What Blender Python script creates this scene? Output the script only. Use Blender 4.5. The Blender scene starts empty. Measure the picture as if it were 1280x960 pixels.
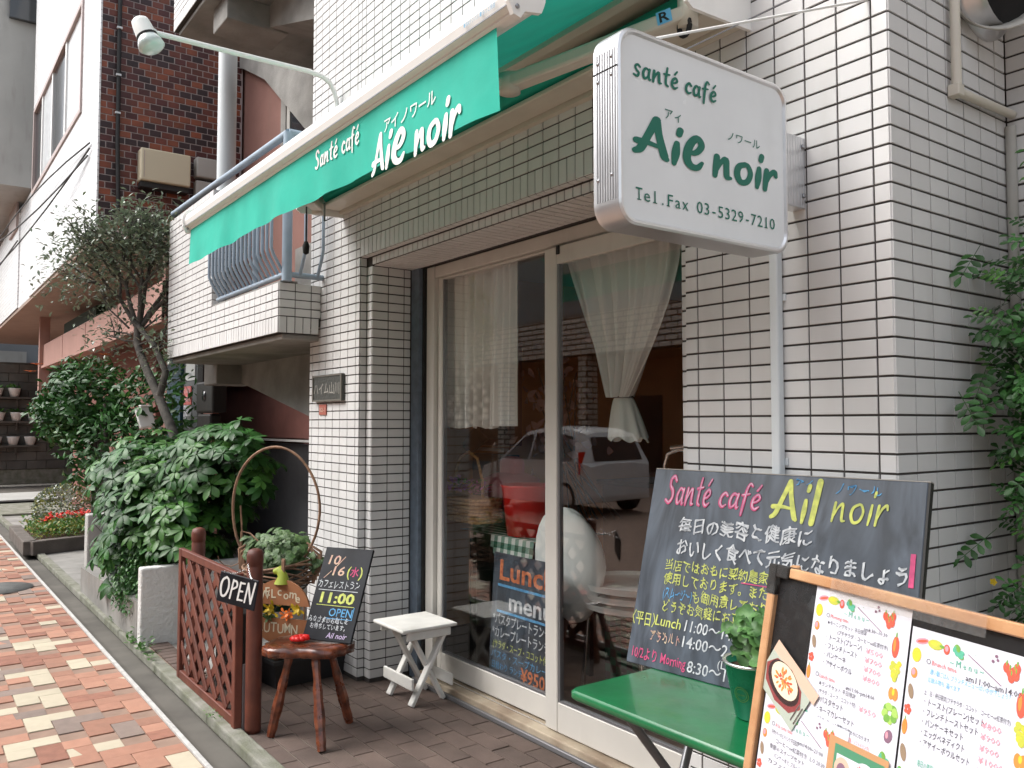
import bpy, bmesh, math, random
from mathutils import Vector, Matrix, noise
R = math.radians
random.seed(7)
SC = bpy.context.scene
COL = SC.collection
# ------------------------------------------------------------------ camera
CAMP = Vector((1.1226, -2.037, 1.3982))
YAW, PIT, ROL, FPX = -.9363, .0475, .0002, 1039.7
Fv = Vector((math.sin(YAW)*math.cos(PIT), math.cos(YAW)*math.cos(PIT), math.sin(PIT)))
Rv = Fv.cross(Vector((0, 0, 1))).normalized(); Uv = Rv.cross(Fv)
R2 = math.cos(ROL)*Rv+math.sin(ROL)*Uv; U2 = -math.sin(ROL)*Rv+math.cos(ROL)*Uv
cd = bpy.data.cameras.new('camera'); cam = bpy.data.objects.new('camera', cd); COL.objects.link(cam)
cam.matrix_world = Matrix(((R2.x, U2.x, -Fv.x, CAMP.x), (R2.y, U2.y, -Fv.y, CAMP.y), (R2.z, U2.z, -Fv.z, CAMP.z), (0, 0, 0, 1)))
cd.sensor_width = 36; cd.lens = FPX/1280*36; cd.clip_start = .05; cd.clip_end = 500
SC.camera = cam
# ------------------------------------------------------------------ sky, sun, exposure
SUN_EL, SUN_AZ = 50, 212      # azimuth measured from +Y clockwise
w = bpy.data.worlds.new('World'); SC.world = w; w.use_nodes = True
nt = w.node_tree; nt.nodes.clear()
sky = nt.nodes.new('ShaderNodeTexSky'); sky.sky_type = 'NISHITA'; sky.sun_disc = False
sky.sun_elevation = R(SUN_EL); sky.sun_rotation = R(SUN_AZ); sky.dust_density = 4; sky.air_density = 1.2; sky.ozone_density = 1
hs = nt.nodes.new('ShaderNodeHueSaturation'); hs.inputs['Saturation'].default_value = .34
bg = nt.nodes.new('ShaderNodeBackground'); bg.inputs['Strength'].default_value = .15
wo = nt.nodes.new('ShaderNodeOutputWorld')
nt.links.new(sky.outputs[0], hs.inputs['Color']); nt.links.new(hs.outputs[0], bg.inputs[0]); nt.links.new(bg.outputs[0], wo.inputs[0])
sl = bpy.data.lights.new('sun', 'SUN'); so = bpy.data.objects.new('sun', sl); COL.objects.link(so)
sl.energy = 1.15; sl.angle = R(40); sl.color = (1, .985, .96)
sd = Vector((math.sin(R(SUN_AZ))*math.cos(R(SUN_EL)), math.cos(R(SUN_AZ))*math.cos(R(SUN_EL)), math.sin(R(SUN_EL))))
so.rotation_euler = sd.to_track_quat('Z', 'Y').to_euler()
vs = SC.view_settings; vs.view_transform = 'Standard'; vs.look = 'None'; vs.exposure = 1.12; vs.gamma = 1
SC.cycles.max_bounces = 10; SC.cycles.transparent_max_bounces = 24

# ------------------------------------------------------------------ materials
def M(name, col, rough=.6, metal=0., var=0., vs_=4., bump=0., bs=60., col2=None, rnd=0., stain=0., spec=.5, coat=0., brk=None, trans=0.):
    m = bpy.data.materials.new(name); m.use_nodes = True
    n = m.node_tree.nodes; L = m.node_tree.links
    p = n['Principled BSDF']
    p.inputs['Roughness'].default_value = rough; p.inputs['Metallic'].default_value = metal
    p.inputs['Specular IOR Level'].default_value = spec; p.inputs['Coat Weight'].default_value = coat
    c = tuple(col)+(1,)
    tc = n.new('ShaderNodeTexCoord'); geo = n.new('ShaderNodeNewGeometry')
    out = None
    def rgb(c):
        r = n.new('ShaderNodeRGB'); r.outputs[0].default_value = tuple(c)[:3]+(1,); return r.outputs[0]
    def mix(f, a, b, mode='MIX'):
        x = n.new('ShaderNodeMix'); x.data_type = 'RGBA'; x.blend_type = mode
        if hasattr(f, 'links'): L.new(f, x.inputs[0])
        else: x.inputs[0].default_value = f
        L.new(a, x.inputs[6]); L.new(b, x.inputs[7]); return x.outputs[2]
    def nz(scale, det=4, vec=None):
        x = n.new('ShaderNodeTexNoise'); x.inputs['Scale'].default_value = scale; x.inputs['Detail'].default_value = det
        L.new(vec or geo.outputs['Position'], x.inputs['Vector']); return x.outputs['Fac']
    def ramp(f, a, b):
        x = n.new('ShaderNodeMapRange'); x.inputs[1].default_value = a; x.inputs[2].default_value = b; L.new(f, x.inputs[0]); return x.outputs[0]
    out = rgb(c)
    if var or col2:
        c2 = col2 if col2 else tuple(max(0, k*(1-var)) for k in col)
        out = mix(ramp(nz(vs_), .35, .65), out, rgb(c2))
    if rnd:
        oi = n.new('ShaderNodeObjectInfo')
        ad = n.new('ShaderNodeMath'); ad.operation = 'ADD'; L.new(oi.outputs['Random'], ad.inputs[0]); L.new(geo.outputs['Random Per Island'], ad.inputs[1])
        fr = n.new('ShaderNodeMath'); fr.operation = 'FRACT'; L.new(ad.outputs[0], fr.inputs[0])
        mr = n.new('ShaderNodeMapRange'); mr.inputs[3].default_value = 1-rnd; mr.inputs[4].default_value = 1+rnd*.6; L.new(fr.outputs[0], mr.inputs[0])
        h = n.new('ShaderNodeHueSaturation'); L.new(out, h.inputs['Color']); L.new(mr.outputs[0], h.inputs['Value']); out = h.outputs[0]
    if brk:   # fine tile joints too far away to build: (length, height, joint colour)
        bt = n.new('ShaderNodeTexBrick'); bt.inputs['Scale'].default_value = 1; bt.inputs['Brick Width'].default_value = brk[0]; bt.inputs['Row Height'].default_value = brk[1]
        bt.inputs['Mortar Size'].default_value = brk[4] if len(brk) > 4 else brk[1]*.06; bt.inputs['Color1'].default_value = (1, 1, 1, 1); bt.inputs['Color2'].default_value = (.86, .86, .86, 1); bt.inputs['Mortar'].default_value = brk[2]+(1,)
        bt.offset = brk[3] if len(brk) > 3 else 0
        cx = n.new('ShaderNodeSeparateXYZ'); L.new(geo.outputs['Position'], cx.inputs[0])
        ad = n.new('ShaderNodeMath'); ad.operation = 'ADD'; L.new(cx.outputs[0], ad.inputs[0]); L.new(cx.outputs[1], ad.inputs[1])
        cb = n.new('ShaderNodeCombineXYZ'); L.new(ad.outputs[0], cb.inputs[0]); L.new(cx.outputs[2], cb.inputs[1]); L.new(cb.outputs[0], bt.inputs['Vector'])
        out = mix(1., out, bt.outputs['Color'], 'MULTIPLY')
    if stain:
        mp = n.new('ShaderNodeMapping'); mp.inputs['Scale'].default_value = (1, 1, .18); L.new(geo.outputs['Position'], mp.inputs[0])
        f = ramp(nz(9, 6, mp.outputs[0]), .5, .78)
        f2 = ramp(nz(2.2, 3), .4, .7)
        mm = n.new('ShaderNodeMath'); mm.operation = 'MULTIPLY'; L.new(f, mm.inputs[0]); L.new(f2, mm.inputs[1])
        m3 = n.new('ShaderNodeMath'); m3.operation = 'MULTIPLY'; L.new(mm.outputs[0], m3.inputs[0]); m3.inputs[1].default_value = stain
        out = mix(m3.outputs[0], out, rgb((.16, .13, .10)))
    L.new(out, p.inputs['Base Color'])
    if bump:
        b = n.new('ShaderNodeBump'); b.inputs['Strength'].default_value = bump; b.inputs['Distance'].default_value = .01
        L.new(nz(bs, 5), b.inputs['Height']); L.new(b.outputs[0], p.inputs['Normal'])
    if rough > .15:
        rr = n.new('ShaderNodeMapRange'); rr.inputs[3].default_value = max(.03, rough-.08); rr.inputs[4].default_value = min(1, rough+.1)
        L.new(nz(14, 3), rr.inputs[0]); L.new(rr.outputs[0], p.inputs['Roughness'])
    if trans:
        o = n['Material Output']; tl = n.new('ShaderNodeBsdfTranslucent'); L.new(out, tl.inputs[0]); mx = n.new('ShaderNodeMixShader'); mx.inputs[0].default_value = trans
        L.new(p.outputs[0], mx.inputs[1]); L.new(tl.outputs[0], mx.inputs[2]); L.new(mx.outputs[0], o.inputs[0])
    return m
def glassM(name, tint=(1, 1, 1), ior=1.5, gl=0.0, bump=0., milky=0.):
    m = bpy.data.materials.new(name); m.use_nodes = True; n = m.node_tree.nodes; L = m.node_tree.links; n.clear()
    o = n.new('ShaderNodeOutputMaterial'); t = n.new('ShaderNodeBsdfTransparent'); t.inputs[0].default_value = tint+(1,)
    g = n.new('ShaderNodeBsdfGlossy'); g.inputs['Roughness'].default_value = gl
    ge = n.new('ShaderNodeNewGeometry'); dt = n.new('ShaderNodeVectorMath'); dt.operation = 'DOT_PRODUCT'; L.new(ge.outputs['Incoming'], dt.inputs[0]); L.new(ge.outputs['Normal'], dt.inputs[1])
    def mth(op, a, b=None):
        x = n.new('ShaderNodeMath'); x.operation = op
        for k, q in enumerate((a, b)):
            if q is None: continue
            if hasattr(q, 'links'): L.new(q, x.inputs[k])
            else: x.inputs[k].default_value = q
        return x.outputs[0]
    r0 = ((ior-1)/(ior+1))**2
    fr = mth('ADD', mth('MULTIPLY', mth('POWER', mth('SUBTRACT', 1.0, mth('ABSOLUTE', dt.outputs['Value'])), 5.0), 1-r0), r0)
    mx = n.new('ShaderNodeMixShader'); L.new(fr, mx.inputs[0]); L.new(t.outputs[0], mx.inputs[1]); L.new(g.outputs[0], mx.inputs[2])
    if bump:
        b = n.new('ShaderNodeBump'); b.inputs['Strength'].default_value = bump; b.inputs['Distance'].default_value = .02
        z = n.new('ShaderNodeTexNoise'); z.inputs['Scale'].default_value = 9; geo = n.new('ShaderNodeNewGeometry'); L.new(geo.outputs['Position'], z.inputs['Vector'])
        L.new(z.outputs[0], b.inputs['Height']); L.new(b.outputs[0], g.inputs['Normal'])
    last = mx
    if milky:
        d = n.new('ShaderNodeBsdfDiffuse'); m2 = n.new('ShaderNodeMixShader'); m2.inputs[0].default_value = milky; L.new(mx.outputs[0], m2.inputs[1]); L.new(d.outputs[0], m2.inputs[2]); last = m2
    L.new(last.outputs[0], o.inputs[0]); return m
def sheerM(name, col, op, lace=False):
    m = bpy.data.materials.new(name); m.use_nodes = True; n = m.node_tree.nodes; L = m.node_tree.links; n.clear()
    o = n.new('ShaderNodeOutputMaterial'); t = n.new('ShaderNodeBsdfTransparent'); d = n.new('ShaderNodeBsdfDiffuse'); d.inputs[0].default_value = col+(1,)
    tl = n.new('ShaderNodeBsdfTranslucent'); tl.inputs[0].default_value = col+(1,)
    a = n.new('ShaderNodeMixShader'); a.inputs[0].default_value = .12; L.new(d.outputs[0], a.inputs[1]); L.new(tl.outputs[0], a.inputs[2])
    mx = n.new('ShaderNodeMixShader'); mx.inputs[0].default_value = op; L.new(t.outputs[0], mx.inputs[1]); L.new(a.outputs[0], mx.inputs[2]); L.new(mx.outputs[0], o.inputs[0])
    if lace:
        geo = n.new('ShaderNodeNewGeometry'); v = n.new('ShaderNodeTexVoronoi'); v.inputs['Scale'].default_value = 26; L.new(geo.outputs['Position'], v.inputs['Vector'])
        r = n.new('ShaderNodeMapRange'); r.inputs[1].default_value = .1; r.inputs[2].default_value = .6; r.inputs[3].default_value = min(1, op+.2); r.inputs[4].default_value = op-.34
        L.new(v.outputs['Distance'], r.inputs[0])
        s = n.new('ShaderNodeSeparateXYZ'); L.new(geo.outputs['Position'], s.inputs[0])
        q = n.new('ShaderNodeMapRange'); q.inputs[1].default_value = 1.8; q.inputs[2].default_value = 1.5; L.new(s.outputs[2], q.inputs[0])
        x = n.new('ShaderNodeMix'); L.new(q.outputs[0], x.inputs[0]); x.inputs[2].default_value = op; L.new(r.outputs[0], x.inputs[3]); L.new(x.outputs[0], mx.inputs[0])
    return m
WT = M('white_tile', (.655, .652, .645), .5, spec=.3, var=.06, vs_=2.5, rnd=.05, stain=.26)
GROUT = M('grout', (.062, .054, .050), .9, var=.3, vs_=8)
CONC = M('concrete', (.30, .29, .27), .85, var=.35, vs_=3, bump=.3, bs=40, stain=.5)
CONC2 = M('concrete_soffit', (.32, .31, .29), .9, var=.3, vs_=4, bump=.3)
FRAME = M('cream_frame', (.60, .575, .53), .45, var=.06, stain=.25)
FRAMEG = M('blue_grey_steel', (.14, .18, .23), .4, var=.3, vs_=20)
BLACK = M('black_gap', (.012, .012, .012), .8)
RUBBER = M('black_plastic', (.02, .02, .022), .5)
GREEN = M('green_canvas', (.02, .47, .35), .8, var=.16, vs_=5, trans=.09, bump=.25, bs=9, stain=.10)
AWH = M('awning_white', (.82, .81, .78), .35, stain=.1)
AWB = M('awning_beige', (.62, .58, .50), .45, var=.1)
SIGNW = M('sign_white', (.78, .81, .83), .22, var=.04, vs_=6, stain=.10)
ALU = M('brushed_aluminium', (.72, .72, .73), .32, metal=.85)
SGREEN = M('sign_green', (.0, .15, .10), .5)
WHITEP = M('white_paint', (.75, .75, .73), .5)
WOODW = M('white_painted_wood', (.72, .71, .67), .55, var=.12, vs_=12, bump=.12, bs=30, stain=.35)
WALNUT = M('dark_varnished_wood', (.20, .052, .020), .28, col2=(.06, .014, .007), vs_=26, coat=.4, bump=.25, bs=30)
REDWOOD = M('red_brown_stain', (.15, .040, .022), .55, col2=(.10, .026, .016), vs_=9, rnd=.12, bump=.15)
BOARD = M('chalkboard', (.032, .040, .052), .38, col2=(.085, .105, .135), vs_=6, coat=.12, stain=0, bump=.12, bs=7)
BOARD2 = M('small_chalkboard', (.008, .009, .012), .5, col2=(.016, .018, .024), vs_=9, spec=.22)
_m = BOARD.node_tree; _nz = [q for q in _m.nodes if q.type == 'TEX_NOISE'][0]; _mp = _m.nodes.new('ShaderNodeMapping'); _mp.inputs['Scale'].default_value = (1.6, 1, .45); _m.links.new([q for q in _m.nodes if q.type == 'NEW_GEOMETRY'][0].outputs['Position'], _mp.inputs[0]); _m.links.new(_mp.outputs[0], _nz.inputs['Vector']); _nz.inputs['Distortion'].default_value = 2.2; _nz.inputs['Scale'].default_value = 5
BLKEDGE = M('black_edge', (.015, .014, .013), .5)
CHW = M('chalk_white', (.62, .64, .66), .9, col2=(.38, .40, .43), vs_=55)
CHY = M('chalk_yellow', (.62, .66, .16), .9, col2=(.40, .44, .13), vs_=55)
CHP = M('chalk_pink', (.66, .09, .22), .9, col2=(.42, .07, .16), vs_=55)
CHB = M('chalk_blue', (.12, .38, .66), .9, col2=(.09, .25, .45), vs_=55)
CHO = M('chalk_orange', (.62, .20, .08), .9, col2=(.40, .12, .06), vs_=55)
CHC = M('chalk_cream', (.62, .50, .34), .9, col2=(.50, .25, .25), vs_=55)
TGREEN = M('green_metal_top', (.006, .135, .045), .3, var=.25, vs_=9, coat=.3, stain=.28, bump=.08, bs=25)
TUBEG = M('grey_tube', (.22, .22, .23), .35, metal=.5)
CHROME = M('chrome', (.75, .75, .75), .15, metal=1)
STEELB = M('pale_blue_railing', (.30, .38, .46), .5, var=.12, vs_=9, stain=.3)
PIPEW = M('pale_pipe', (.62, .66, .68), .4)
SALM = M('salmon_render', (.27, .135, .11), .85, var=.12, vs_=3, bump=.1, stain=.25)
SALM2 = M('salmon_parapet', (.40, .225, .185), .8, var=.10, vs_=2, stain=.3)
MAROON = M('maroon_wall', (.22, .09, .075), .8, var=.2)
BRICKR = [M('red_brick_%s' % k, c, .5, rnd=.30, var=.25, vs_=10) for k, c in (('dark', (.035, .014, .016)), ('wine', (.085, .018, .016)), ('red', (.15, .035, .020)), ('orange', (.24, .062, .026)))]
MORTAR = M('brick_mortar', (.42, .36, .35), .9)
FACW = M('white_facade', (.82, .82, .82), .3, rnd=0, brk=(.12, .07, (.55, .55, .56)), stain=.12)
FARG = M('far_grey_render', (.22, .24, .26), .85, var=.15, vs_=1.2)
FARG2 = M('far_pale_render', (.42, .42, .40), .85, var=.15, vs_=1.2, stain=.5)
WFRAME = M('window_surround', (.42, .34, .32), .5)
DARKG = M('dark_window_glass', (.03, .035, .04), .08, spec=.8)
PALEG = M('pale_window_blind', (.6, .62, .63), .2)
ASPH = M('asphalt', (.165, .168, .162), .95, col2=(.115, .118, .112), vs_=7, bump=.5, bs=260)
KERB = M('kerb_concrete', (.25, .245, .21), .95, col2=(.15, .155, .11), vs_=9, bump=.6, bs=90)
LINEW = M('road_white_line', (.52, .51, .49), .8, var=.2, vs_=25, bump=.2)
GRND = M('ground_dirt', (.12, .11, .095), .95, var=.3)
PAV = [M('paver_terracotta', (.37, .185, .125), .85, rnd=.16, var=.12, vs_=20, bump=.2, bs=200, stain=.30), M('paver_peach', (.42, .215, .145), .85, rnd=.1, var=.10, vs_=20, bump=.2, bs=200, stain=.30),
       M('paver_cream', (.50, .44, .33), .85, rnd=.08, var=.06, vs_=20, bump=.2, bs=200, stain=.30), M('paver_taupe', (.25, .19, .16), .85, rnd=.12, var=.12, vs_=20, bump=.2, bs=200, stain=.30), M('paver_rust', (.31, .14, .095), .85, rnd=.12, var=.2, vs_=20, bump=.2, bs=200, stain=.30)]
PJOINT = M('paver_joint', (.30, .20, .15), .95, var=.2, vs_=9)
ENTB = M('entrance_brick', (.125, .087, .072), .8, rnd=.18, var=.3, vs_=5, bump=.25, bs=120, stain=.25)
ENTJ = M('entrance_joint', (.22, .185, .155), .95, var=.3, vs_=9)
STUC = M('white_stucco', (.62, .62, .60), .9, var=.06, vs_=5, bump=1., bs=48, stain=.2)
STUCG = M('grey_stucco', (.44, .44, .42), .9, var=.15, vs_=4, bump=.5, bs=60, stain=.3)
SILL = M('sill_stone', (.42, .35, .26), .8, col2=(.22, .16, .11), vs_=5, bump=.3)
LEAFD = M('leaf_dark', (.024, .082, .018), .40, col2=(.038, .125, .026), vs_=9, rnd=.45, trans=.15, spec=.30)
LEAFM = M('leaf_mid', (.065, .175, .032), .38, rnd=.35, trans=.2, spec=.35)
LEAFL = M('leaf_light', (.075, .20, .035), .4, rnd=.3, trans=.25, var=.2)
LEAFO = M('leaf_olive', (.20, .27, .17), .28, rnd=.4, trans=.15, col2=(.16, .19, .14), vs_=14, spec=.8)
LEAFY = M('leaf_yellow', (.25, .25, .04), .5, rnd=.2, trans=.2)
BARK = M('bark', (.11, .10, .085), .9, col2=(.055, .05, .045), vs_=20, bump=.6, bs=60)
VINE = M('vine_stem', (.30, .17, .10), .7, col2=(.16, .09, .055), vs_=18, bump=.3)
ROOMW = M('cafe_orange_wall', (.62, .29, .12), .8, var=.2, vs_=2)
ROOMD = M('cafe_dark_floor', (.10, .062, .045), .5, var=.3)
ROOMC = M('cafe_ceiling', (.45, .36, .28), .9)
SHEER = sheerM('sheer_curtain', (.97, .98, .96), .86)
LACE = sheerM('lace_curtain', (.97, .96, .92), .92, True)
CURT = sheerM('gathered_curtain', (.84, .86, .82), .93)
GLASS = glassM('window_glass', (.985, .99, .985), 1.82)
FILM = glassM('clear_plastic_film', (.99, .99, .99), 1.36, .06, .8)
WICK = M('wicker', (.62, .36, .14), .7, col2=(.40, .21, .08), vs_=60, bump=.5, bs=150)
REDB = M('red_plastic', (.75, .015, .012), .35)
PINKC = M('pink_cloth', (.62, .16, .20), .7)
PURP = M('purple_petals', (.62, .20, .52), .6, rnd=.4)
CLOTHW = M('white_padded_cloth', (.82, .84, .82), .8, bump=.1, bs=8)
PINE = M('pine_frame', (.56, .33, .17), .4, col2=(.44, .22, .10), vs_=12, coat=.3, bump=.1)
PAPER = M('menu_paper', (.66, .67, .74), .35, coat=.2)
INK = M('print_black', (.085, .085, .10), .5)
INKR = M('print_red', (.75, .16, .15), .5)
INKP = M('print_pink', (.78, .30, .36), .5)
INKB = M('print_blue', (.15, .50, .80), .5)
INKG = M('print_green', (.10, .42, .28), .5)
VR = M('print_tomato', (.70, .10, .06), .5); VO = M('print_orange', (.80, .25, .05), .5); VY = M('print_yellow', (.85, .55, .04), .5)
VG = M('print_leaf', (.16, .36, .06), .5); VL = M('print_lime', (.48, .50, .06), .5); VP = M('print_plum', (.22, .12, .18), .5); VB = M('print_brown', (.28, .20, .13), .5)
SOIL = M('soil', (.07, .035, .02), .95, bump=.6)
ORANGEW = M('pumpkin_wood', (.36, .15, .065), .6, var=.2, vs_=12)
LIME = M('lime_stem', (.28, .33, .03), .6)
YFL = M('yellow_flowers', (.55, .38, .01), .6, rnd=.3)
OFL = M('orange_petals', (.75, .17, .02), .6, rnd=.2)
RFL = M('red_petals', (.70, .02, .015), .6, rnd=.2)
POTG = M('green_bucket_metal', (.03, .30, .18), .25, metal=.4, var=.2, vs_=10)
ZINC = M('zinc_rim', (.6, .62, .62), .25, metal=.9)
CREAMB = M('cream_plastic_box', (.62, .55, .40), .5)
GREYB = M('grey_metal_box', (.42, .41, .38), .5, stain=.5)
CARW = M('white_car_paint', (.86, .86, .86), .25, coat=.6)
CARG = M('car_glass', (.02, .02, .025), .05, spec=.8)
LAMPR = M('red_tail_lamp', (.9, .04, .015), .2)
TYRE = M('tyre', (.02, .02, .02), .8)
TAN = M('opposite_tile', (.82, .72, .60), .8, brk=(.42, .15, (.10, .085, .07), .5, .022), rnd=0)
GARB = M('opposite_brown', (.42, .19, .08), .8, var=.2, vs_=.8)
GREYW = M('opposite_grey_wall', (.30, .31, .29), .8, var=.15, vs_=.6)
TEAL = M('teal_paint', (.015, .06, .09), .6)
DOORG = M('grey_door', (.13, .14, .15), .5)
CABLE = M('black_cable', (.02, .02, .02), .6)
LAMPW = M('lamp_white', (.76, .77, .74), .35)
BULB = M('frosted_bulb', (.55, .62, .60), .12, coat=.5)
CHECK = M('gingham_white', (.60, .62, .58), .8)
CHECKG = M('gingham_green', (.02, .10, .06), .8)
SCRW = M('screw_head', (.35, .35, .36), .4, metal=.9)
PLAQ = M('bronze_plaque', (.06, .062, .055), .45, metal=.3, bump=.3, bs=60)
REDTAG = M('small_red_tag', (.36, .10, .07), .6)

# ------------------------------------------------------------------ mesh builder
V = Vector
def basis(yaw=0, tilt=0, roll=0):
    a = V((math.cos(yaw), math.sin(yaw), 0)); n = V((-math.sin(yaw), math.cos(yaw), 0)); b = V((0, 0, 1))*math.cos(tilt)+n*math.sin(tilt)
    if roll: a, b = a*math.cos(roll)+b*math.sin(roll), b*math.cos(roll)-a*math.sin(roll)
    return a, b, a.cross(b)            # right, up, towards the reader
XY = (V((1, 0, 0)), V((0, 1, 0)), V((0, 0, 1)))
class MB:
    def __init__(s): s.v = []; s.f = []; s.m = []; s.sm = []; s.mats = []
    def mi(s, m):
        if m not in s.mats: s.mats.append(m)
        return s.mats.index(m)
    def add(s, vs, fs, m, smooth=False):
        k = len(s.v); i = s.mi(m); s.v += [V(q) for q in vs]
        for f in fs: s.f.append([k+j for j in f]); s.m.append(i); s.sm.append(smooth)
        return s
    def box(s, lo, hi, m, B=None, o=None, bev=0):
        # axis box lo..hi in basis B (a,b,n) at origin o, optional chamfer
        B = B or XY; o = V(o) if o is not None else V((0, 0, 0))
        lo = [min(a, b) for a, b in zip(lo, hi)] if True else lo; hi2 = hi
        hi = [max(a, b) for a, b in zip(lo, hi2)]
        P = lambda x, y, z: o+B[0]*x+B[1]*y+B[2]*z
        if not bev:
            vs = [P(x, y, z) for z in (lo[2], hi[2]) for y in (lo[1], hi[1]) for x in (lo[0], hi[0])]
            return s.add(vs, [(0, 2, 3, 1), (4, 5, 7, 6), (0, 1, 5, 4), (2, 6, 7, 3), (0, 4, 6, 2), (1, 3, 7, 5)], m)
        bev = min(bev, *[(hi[i]-lo[i])*.45 for i in range(3)])
        bm = bmesh.new(); vs = [bm.verts.new((x, y, z)) for z in (lo[2], hi[2]) for y in (lo[1], hi[1]) for x in (lo[0], hi[0])]
        for f in [(0, 2, 3, 1), (4, 5, 7, 6), (0, 1, 5, 4), (2, 6, 7, 3), (0, 4, 6, 2), (1, 3, 7, 5)]: bm.faces.new([vs[i] for i in f])
        bmesh.ops.bevel(bm, geom=bm.edges[:], offset=bev, segments=2 if bev > .004 else 1, affect='EDGES', profile=.5)
        bm.verts.index_update(); s.add([P(*q.co) for q in bm.verts], [[q.index for q in f.verts] for f in bm.faces], m); bm.free(); return s
    def bar(s, p, q, wd, th, m, side=None, bev=.002):
        p = V(p); q = V(q); d = q-p; L = d.length; d.normalize(); side = V(side) if side else V((0, 0, 1))
        if abs(side.dot(d)) > .95: side = V((1, 0, 0))
        a = side.cross(d).normalized(); b = d.cross(a)
        return s.box((-wd/2, -th/2, 0), (wd/2, th/2, L), m, (a, b, d), p, bev)
    def tube(s, pts, r, m, seg=10, caps=True, smooth=True):
        pts = [V(p) for p in pts]; rs = r if hasattr(r, '__len__') else [r]*len(pts)
        vs = []; fs = []; up = None
        for i, p in enumerate(pts):
            d = (pts[min(i+1, len(pts)-1)]-pts[max(i-1, 0)]).normalized()
            if up is None: up = V((0, 0, 1)) if abs(d.z) < .9 else V((1, 0, 0))
            a = up.cross(d).normalized(); up = d.cross(a).normalized()
            for k in range(seg): t = 2*math.pi*k/seg; vs.append(p+(a*math.cos(t)+up*math.sin(t))*rs[i])
        for i in range(len(pts)-1):
            for k in range(seg): fs.append((i*seg+k, i*seg+(k+1) % seg, (i+1)*seg+(k+1) % seg, (i+1)*seg+k))
        s.add(vs, fs, m, smooth)
        if caps and seg > 3:
            s.add(vs[:seg], [tuple(range(seg))[::-1]], m); s.add(vs[-seg:], [tuple(range(seg))], m)
        return s
    def lathe(s, c, prof, m, seg=24, B=None, smooth=True):
        B = B or XY; c = V(c); vs = []; fs = []
        for r, z in prof:
            for k in range(seg): t = 2*math.pi*k/seg; vs.append(c+B[0]*(r*math.cos(t))+B[1]*(r*math.sin(t))+B[2]*z)
        for i in range(len(prof)-1):
            for k in range(seg): fs.append((i*seg+k, i*seg+(k+1) % seg, (i+1)*seg+(k+1) % seg, (i+1)*seg+k))
        return s.add(vs, fs, m, smooth)
    def prism(s, poly, ax, h, m, caps=True):
        # poly: 3D points, ax: extrusion vector
        n = len(poly); ax = V(ax)*h; vs = [V(p) for p in poly]+[V(p)+ax for p in poly]
        fs = [(i, (i+1) % n, n+(i+1) % n, n+i) for i in range(n)]
        if caps: fs += [tuple(range(n))[::-1], tuple(range(n, 2*n))]
        return s.add(vs, fs, m)
    def quad(s, a, b, c, d, m): return s.add([a, b, c, d], [(0, 1, 2, 3)], m)
    def build(s, name, parent=None, **kw):
        me = bpy.data.meshes.new(name); loc = parent_loc(parent)
        me.from_pydata([tuple(q-loc) for q in s.v], [], s.f)
        for m in s.mats: me.materials.append(m)
        me.polygons.foreach_set('material_index', s.m); me.polygons.foreach_set('use_smooth', s.sm); me.update()
        return link(name, me, parent, **kw)
ROOTLOC = {}
def parent_loc(p):
    while p is not None:
        if p.name in ROOTLOC: return ROOTLOC[p.name]
        p = p.parent
    return V((0, 0, 0))
def link(name, me, parent=None, label=None, cat=None, group=None, kind=None, loc=None):
    o = bpy.data.objects.new(name, me); COL.objects.link(o); o.parent = parent
    if loc is not None: o.location = V(loc)-parent_loc(parent)
    for k, v in (('label', label), ('category', cat), ('group', group), ('kind', kind)):
        if v: o[k] = v
    return o
def thing(name, label, cat, loc, group=None, kind=None):
    o = bpy.data.objects.new(name, None); COL.objects.link(o); o.location = loc; ROOTLOC[o.name] = V(loc); o.empty_display_size = .1
    if kind: o['kind'] = kind
    else: o['label'] = label; o['category'] = cat
    if group: o['group'] = group
    return o
# ---- printed / painted lettering
_tc = bpy.data.curves.new('lettering_source', 'FONT'); _to = bpy.data.objects.new('lettering_source', _tc); COL.objects.link(_to)
_cache = {}
def glyphs(s, off=0., shear=0., res=2, space=1.):
    k = (s, off, shear, res, space)
    if k not in _cache:
        _tc.body = s; _tc.offset = off; _tc.shear = shear; _tc.resolution_u = res; _tc.space_character = space; _tc.size = 1
        me = bpy.data.meshes.new_from_object(_to.evaluated_get(bpy.context.evaluated_depsgraph_get()))
        vs = [(v.co.x, v.co.y) for v in me.vertices]; fs = [tuple(p.vertices) for p in me.polygons]
        x0 = min(v[0] for v in vs); x1 = max(v[0] for v in vs)
        _cache[k] = ([(v[0]-x0, v[1]) for v in vs], fs, x1-x0); bpy.data.meshes.remove(me)
    return _cache[k]
def text(mb, s, u, v, h, m, pl, w=None, off=0., shear=0., lift=.0012, rot=0., res=2, jit=0., space=1.):
    """pl=(origin,(a,b,n)); u,v = left baseline; h = size; w = total width if given"""
    o, B = pl; vs, fs, W = glyphs(s, off, shear, res, space); sx = (w/W) if w else h
    c, q = math.cos(rot), math.sin(rot)
    P = []
    for x, y in vs:
        X, Y = x*sx, y*h
        if jit: Y += jit*math.sin(x*5.3+u*40)+jit*.6*math.sin(x*13)
        P.append(o+B[0]*(u+X*c-Y*q)+B[1]*(v+X*q+Y*c)+B[2]*lift)
    mb.add(P, fs, m)
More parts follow.
